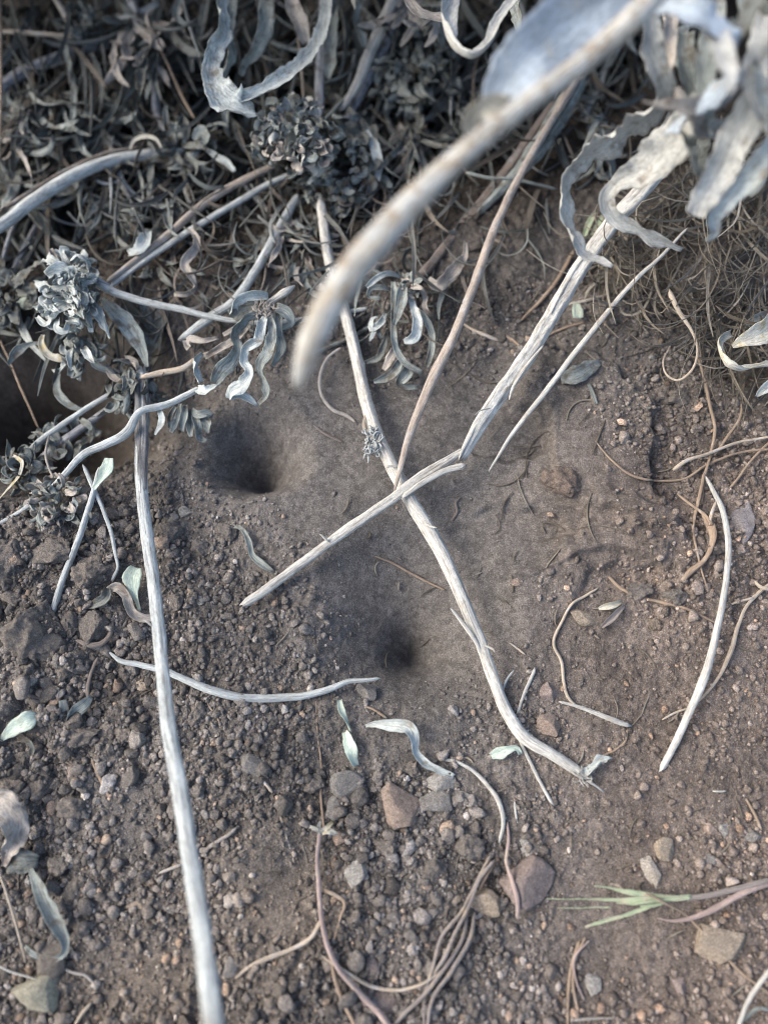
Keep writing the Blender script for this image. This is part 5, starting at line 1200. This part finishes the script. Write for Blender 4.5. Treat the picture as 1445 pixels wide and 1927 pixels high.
ground_threads('rootlet_crumbs', 'short broken rootlets strewn over the soil', 170, lambda rs: (rs.uniform(0, 1445), rs.uniform(950, 1927)), (10, 50), (2, 5), 66, ROOTT)

def reg_mid(rs):
    while True:
        x = rs.uniform(280, 1000); y = rs.uniform(330, 640)
        if y < edge_y(x): return x, y
litter('thin_dead_strands', 'thin dead strands lying over the soil below the seed heads', 330, reg_mid, (-6, 3), (40, 150), (2.5, 7), 67, [(.28, .30, .28), (.2, .2, .19), (.24, .2, .17)], spread=75)

# ================================================================== STONES AND CLODS
_stone_m = {}
def stone_mat(c, rough):
    k = (tuple(c), rough)
    if k not in _stone_m:
        _stone_m[k] = earth_mat('stone' if not rough else 'clod', c, .00012 if not rough else .0003, .05)
    return _stone_m[k]
_icov, _icof = ico(5)
def stone(name, label, cat, x, y, rx, ry, rot, col, off=.25, flat=.7, rough=False, group=None, ang=.5):
    rs = np.random.RandomState(seed())
    u = _icov.copy()
    for _ in range(13):
        d = rs.randn(3); d /= np.linalg.norm(d); lim = rs.uniform(.48, .86)
        t = u @ d; k = np.clip(t - lim, 0, None); u = u - (k * .92)[:, None] * d
    u /= np.abs(u).max(0)
    f = 1 + (.20 if rough else .03) * perlin3(u[:, 0] * 2.2 + 9, u[:, 1] * 2.2, u[:, 2] * 2.2 + 5, seed()) * 2
    f += (.16 if rough else .02) * perlin3(u[:, 0] * 6 + 9, u[:, 1] * 6, u[:, 2] * 6 + 5, seed())
    if rough: f += .08 * perlin3(u[:, 0] * 15 + 9, u[:, 1] * 15, u[:, 2] * 15 + 5, seed())
    u = u * f[:, None]
    g0 = PG(x, y, 0); s = float(depth_of(g0)) / F
    a, b = rx * s, ry * s; c = flat * min(a, b)
    # roll the stone a little off the level
    u = u * np.array([a, b, c])
    t = -R(rot); M = np.array([[math.cos(t), -math.sin(t), 0], [math.sin(t), math.cos(t), 0], [0, 0, 1]])
    u = u @ M.T
    ce = PG(x, y, c * 1e3 * off)
    mb = MB(); mb.add(u + ce, T=_icof)
    o = mb.build(name, stone_mat(col, rough), base=ce)
    return tag(o, label, cat, group)
GY, TN, BR, OR, BG, PK, DK, LG = (.16, .152, .142), (.25, .21, .165), (.16, .135, .115), (.22, .175, .145), (.29, .265, .23), (.20, .165, .15), (.11, .10, .09), (.24, .23, .21)
for a in (
    ('two toned grey and orange stone, largest at the lower middle', 752, 1515, 40, 44, -30, OR), ('pale grey stone under the hooked white leaf', 825, 1474, 33, 22, 5, LG), ('grey stone right of the two toned one', 815, 1512, 36, 26, 0, GY),
    ('dark grey stone above and left of the two toned one', 652, 1475, 34, 30, 20, GY), ('small upright grey stone by the long thin brown root', 628, 1520, 15, 24, 0, GY), ('light greenish grey pointed stone left of the fan', 668, 1650, 22, 38, 30, LG),
    ('tan stone with a pointed right side above the fan', 915, 1694, 40, 30, 10, TN), ('flat reddish stone under the pinkish root', 990, 1662, 48, 52, 20, PK), ('oval beige pebble above the flat reddish stone', 987, 1596, 19, 17, 30, LG),
    ('elongated cream pebble above the grass sprig', 1228, 1641, 17, 32, -24, BG), ('rounded tan pebble right above the elongated cream one', 1251, 1597, 21, 23, 0, TN), ('orange pebble of the pair at the right', 1336, 1561, 16, 13, 0, OR),
    ('pale pebble of the pair at the right', 1362, 1562, 11, 15, 0, LG), ('smooth lilac grey pebble beside the top of the arched stem', 1397, 984, 26, 46, 20, (.2, .185, .185)), ('brown flake shaped stone below the bracket shaped root top', 1098, 1163, 29, 15, 12, TN),
    ('brown stone at the foot of the lilac white straw', 1034, 1365, 26, 24, 0, OR), ('grey brown stone left of the lilac white straw', 1032, 1300, 20, 20, 20, PK), ('dark round stone under the end of the bow shaped stick', 690, 1305, 22, 20, 0, GY),
    ('cupped dark stone below the bow shaped stick', 470, 1440, 29, 22, 10, GY), ('light round pebble left of the upper pit rim', 349, 964, 14, 12, 0, LG), ('pale pebble with a white patch near the end of the snapped stick', 377, 1131, 12, 11, 0, LG),
    ('upright sliver of tan stone left of the snapped stick', 357, 1115, 7, 19, 0, TN), ('pale pebble left of the two pale pebbles by the pit', 325, 975, 16, 12, 0, GY), ('brown upright stone beside the pink rooted plant', 698, 1825, 17, 34, -15, PK),
    ('broad brown stone half buried at the bottom centre', 715, 1895, 34, 30, 0, PK), ('big reddish stone at the very bottom centre', 680, 1870, 28, 42, -20, PK), ('large pale sandy stone half buried under the long tan root', 1352, 1782, 52, 40, 20, TN),
    ('brown oval pebble at the lower right', 1279, 1857, 15, 20, -10, PK), ('grey pebble below the brown root strands', 1117, 1855, 16, 21, -15, LG), ('large flat beige stone at the lower left corner', 72, 1870, 50, 46, 20, (.24, .23, .18)),
    ('dark leaning slab behind the large beige stone', 100, 1810, 34, 40, 20, DK), ('small oval brown pebble at the bottom right', 1206, 1884, 13, 7, 0, PK), ('pale round pebble left of the arched stem', 972, 1097, 13, 9, -20, OR),
    ('round reddish pebble at the foot of the fan', 832, 1716, 14, 21, 15, TN), ('brown pebble left of the tan stone', 798, 1740, 15, 14, 0, OR), ('brown pebble next to the tan stone tip', 905, 1740, 15, 15, 0, BR),
    ('brown stone at the left of the tan stone', 855, 1690, 14, 12, 0, TN), ('small cream pebble at the rim of the left clods', 125, 1620, 20, 16, 0, BG), ('grey pebble above the long lower stick', 1330, 1620, 20, 14, 0, GY),
    ('pale blocky pebble near the right edge', 1415, 1578, 20, 15, 0, GY), ('oval pebble at the right edge above the grass stalks', 1412, 1632, 21, 11, 0, GY), ('tiny white pebble on the fine soil by the hooked leaf', 297, 1822, 5, 4, 0, (.5, .48, .44)),
    ('stone chip beside the bottom of the long stem', 432, 1822, 18, 22, 20, GY), ('tan stone chip on the soil ridge at the lower left', 262, 1705, 24, 12, -15, TN), ('pale chip on the slope right of the ridge', 250, 1745, 12, 12, 0, GY),
    ('grey stone left of the flat reddish one', 870, 1500, 18, 14, 0, GY), ('dark pebble beneath the tan stone', 960, 1660, 16, 20, 0, DK), ('round tan pebble left of the mint spoon leaf stem', 270, 1290, 15, 11, 0, TN),
    ('pinkish stone wedged above the left clods', 142, 1455, 24, 20, 30, PK), ('small pink chip beside the wilted grey leaf', 85, 1337, 8, 12, 0, OR)):
    lab, x, y, rx, ry, rot, col = a
    stone('pebble' if max(rx, ry) < 26 else 'stone', lab, 'pebble' if max(rx, ry) < 26 else 'stone', x, y, rx, ry, rot, col)
CG = 'clods of dry soil'
C1, C2 = (.135, .122, .110), (.150, .134, .119)
for a in (
    ('large soil clod at the left edge beneath the fuzzy head', 8, 1060, 34, 52, 0, C1), ('broad soil clod left of the slender stem foot', 55, 1195, 58, 62, 10, C1), ('oval ribbed clod right of the slender stem foot', 172, 1180, 34, 40, 0, C1),
    ('round clod tucked against the slender stem', 128, 1172, 20, 28, 0, C1), ('soil clod left of the hooked stem tip', 172, 1078, 38, 40, 20, C2), ('flat clod beneath the fuzzy head', 105, 1040, 42, 30, -20, C1),
    ('clod at the left edge below the first large one', 25, 1125, 32, 24, 0, C1), ('angular brown clod above the dull leaf scraps', 145, 1388, 48, 24, -20, C2), ('long clod with a pointed foot below the ribbed one', 132, 1250, 24, 38, 0, C1),
    ('rounded clod above the pinkish stone', 75, 1485, 30, 34, -20, C1), ('rounded clod below the pinkish stone', 142, 1515, 34, 26, 0, C2), ('clod at the left edge above the ragged leaf', 20, 1480, 30, 26, 0, C2),
    ('small grey clod between the two rounded ones', 104, 1545, 15, 15, 0, C2), ('dark oval clod below the rounded ones', 76, 1558, 14, 22, 0, C1), ('clod with a flat top right of the ragged leaf', 110, 1625, 26, 24, 0, C2),
    ('clod beside the narrow folded leaf', 140, 1680, 26, 26, 0, C1), ('clod below the mint leaf at the left edge', 45, 1430, 34, 18, 0, C1), ('soil clod right of the long stem by the bow shaped stick', 372, 1345, 20, 24, 0, C2),
    ('clod left of the long stem below the bow shaped stick', 237, 1383, 20, 18, 0, C2), ('upright clod right of the angular brown one', 205, 1370, 18, 30, 10, C2), ('clod right of the mint spoon leaf', 330, 1135, 16, 20, 0, C2),
    ('lumpy clod in the crumbs left of the upper pit', 320, 1005, 24, 22, 0, C2), ('clod beside the lumpy one', 375, 1030, 22, 18, 0, C1), ('clod above the pale pebble with a white patch', 430, 1000, 24, 18, 0, C1),
    ('large soft clod on the right ledge', 1060, 905, 40, 30, 0, (.15, .12, .10)), ('pinkish brown clod by the lilac pebble', 1345, 1030, 30, 22, 0, C2), ('clod left of the arched stem', 1200, 1110, 28, 20, 0, C2),
    ('clod right of the husks', 1232, 1175, 16, 14, 0, (.17, .14, .11)), ('clod in the shade by the root knot', 1270, 1120, 26, 18, 0, C1), ('clod inside the root bank', 1330, 800, 18, 12, 0, C2), ('rounded clod beneath the loop of pale root', 1280, 750, 28, 18, 0, C1),
    ('dull clod behind the near cream stem', 855, 262, 42, 26, 0, C1), ('clod right of the fuzzy grey head', 230, 965, 20, 18, 0, C1), ('clod beside the small upright grey stone', 590, 1475, 22, 18, 0, C1), ('clod left of the pale grey stone', 778, 1450, 18, 16, 0, C2),
    ('clod right of the pointed grey stone', 730, 1590, 26, 20, 0, C2), ('clod beneath the white bent straw', 880, 1590, 32, 28, 0, C1), ('low clod below the white bent straw', 820, 1640, 24, 26, 0, C1), ('clod at the foot of the pink rooted plant', 520, 1790, 14, 12, 0, C2)):
    lab, x, y, rx, ry, rot, col = a
    stone('soil_clod', lab, 'soil clod', x, y, rx, ry, rot, col, off=.3, rough=True, group=CG, ang=.2, flat=.8)
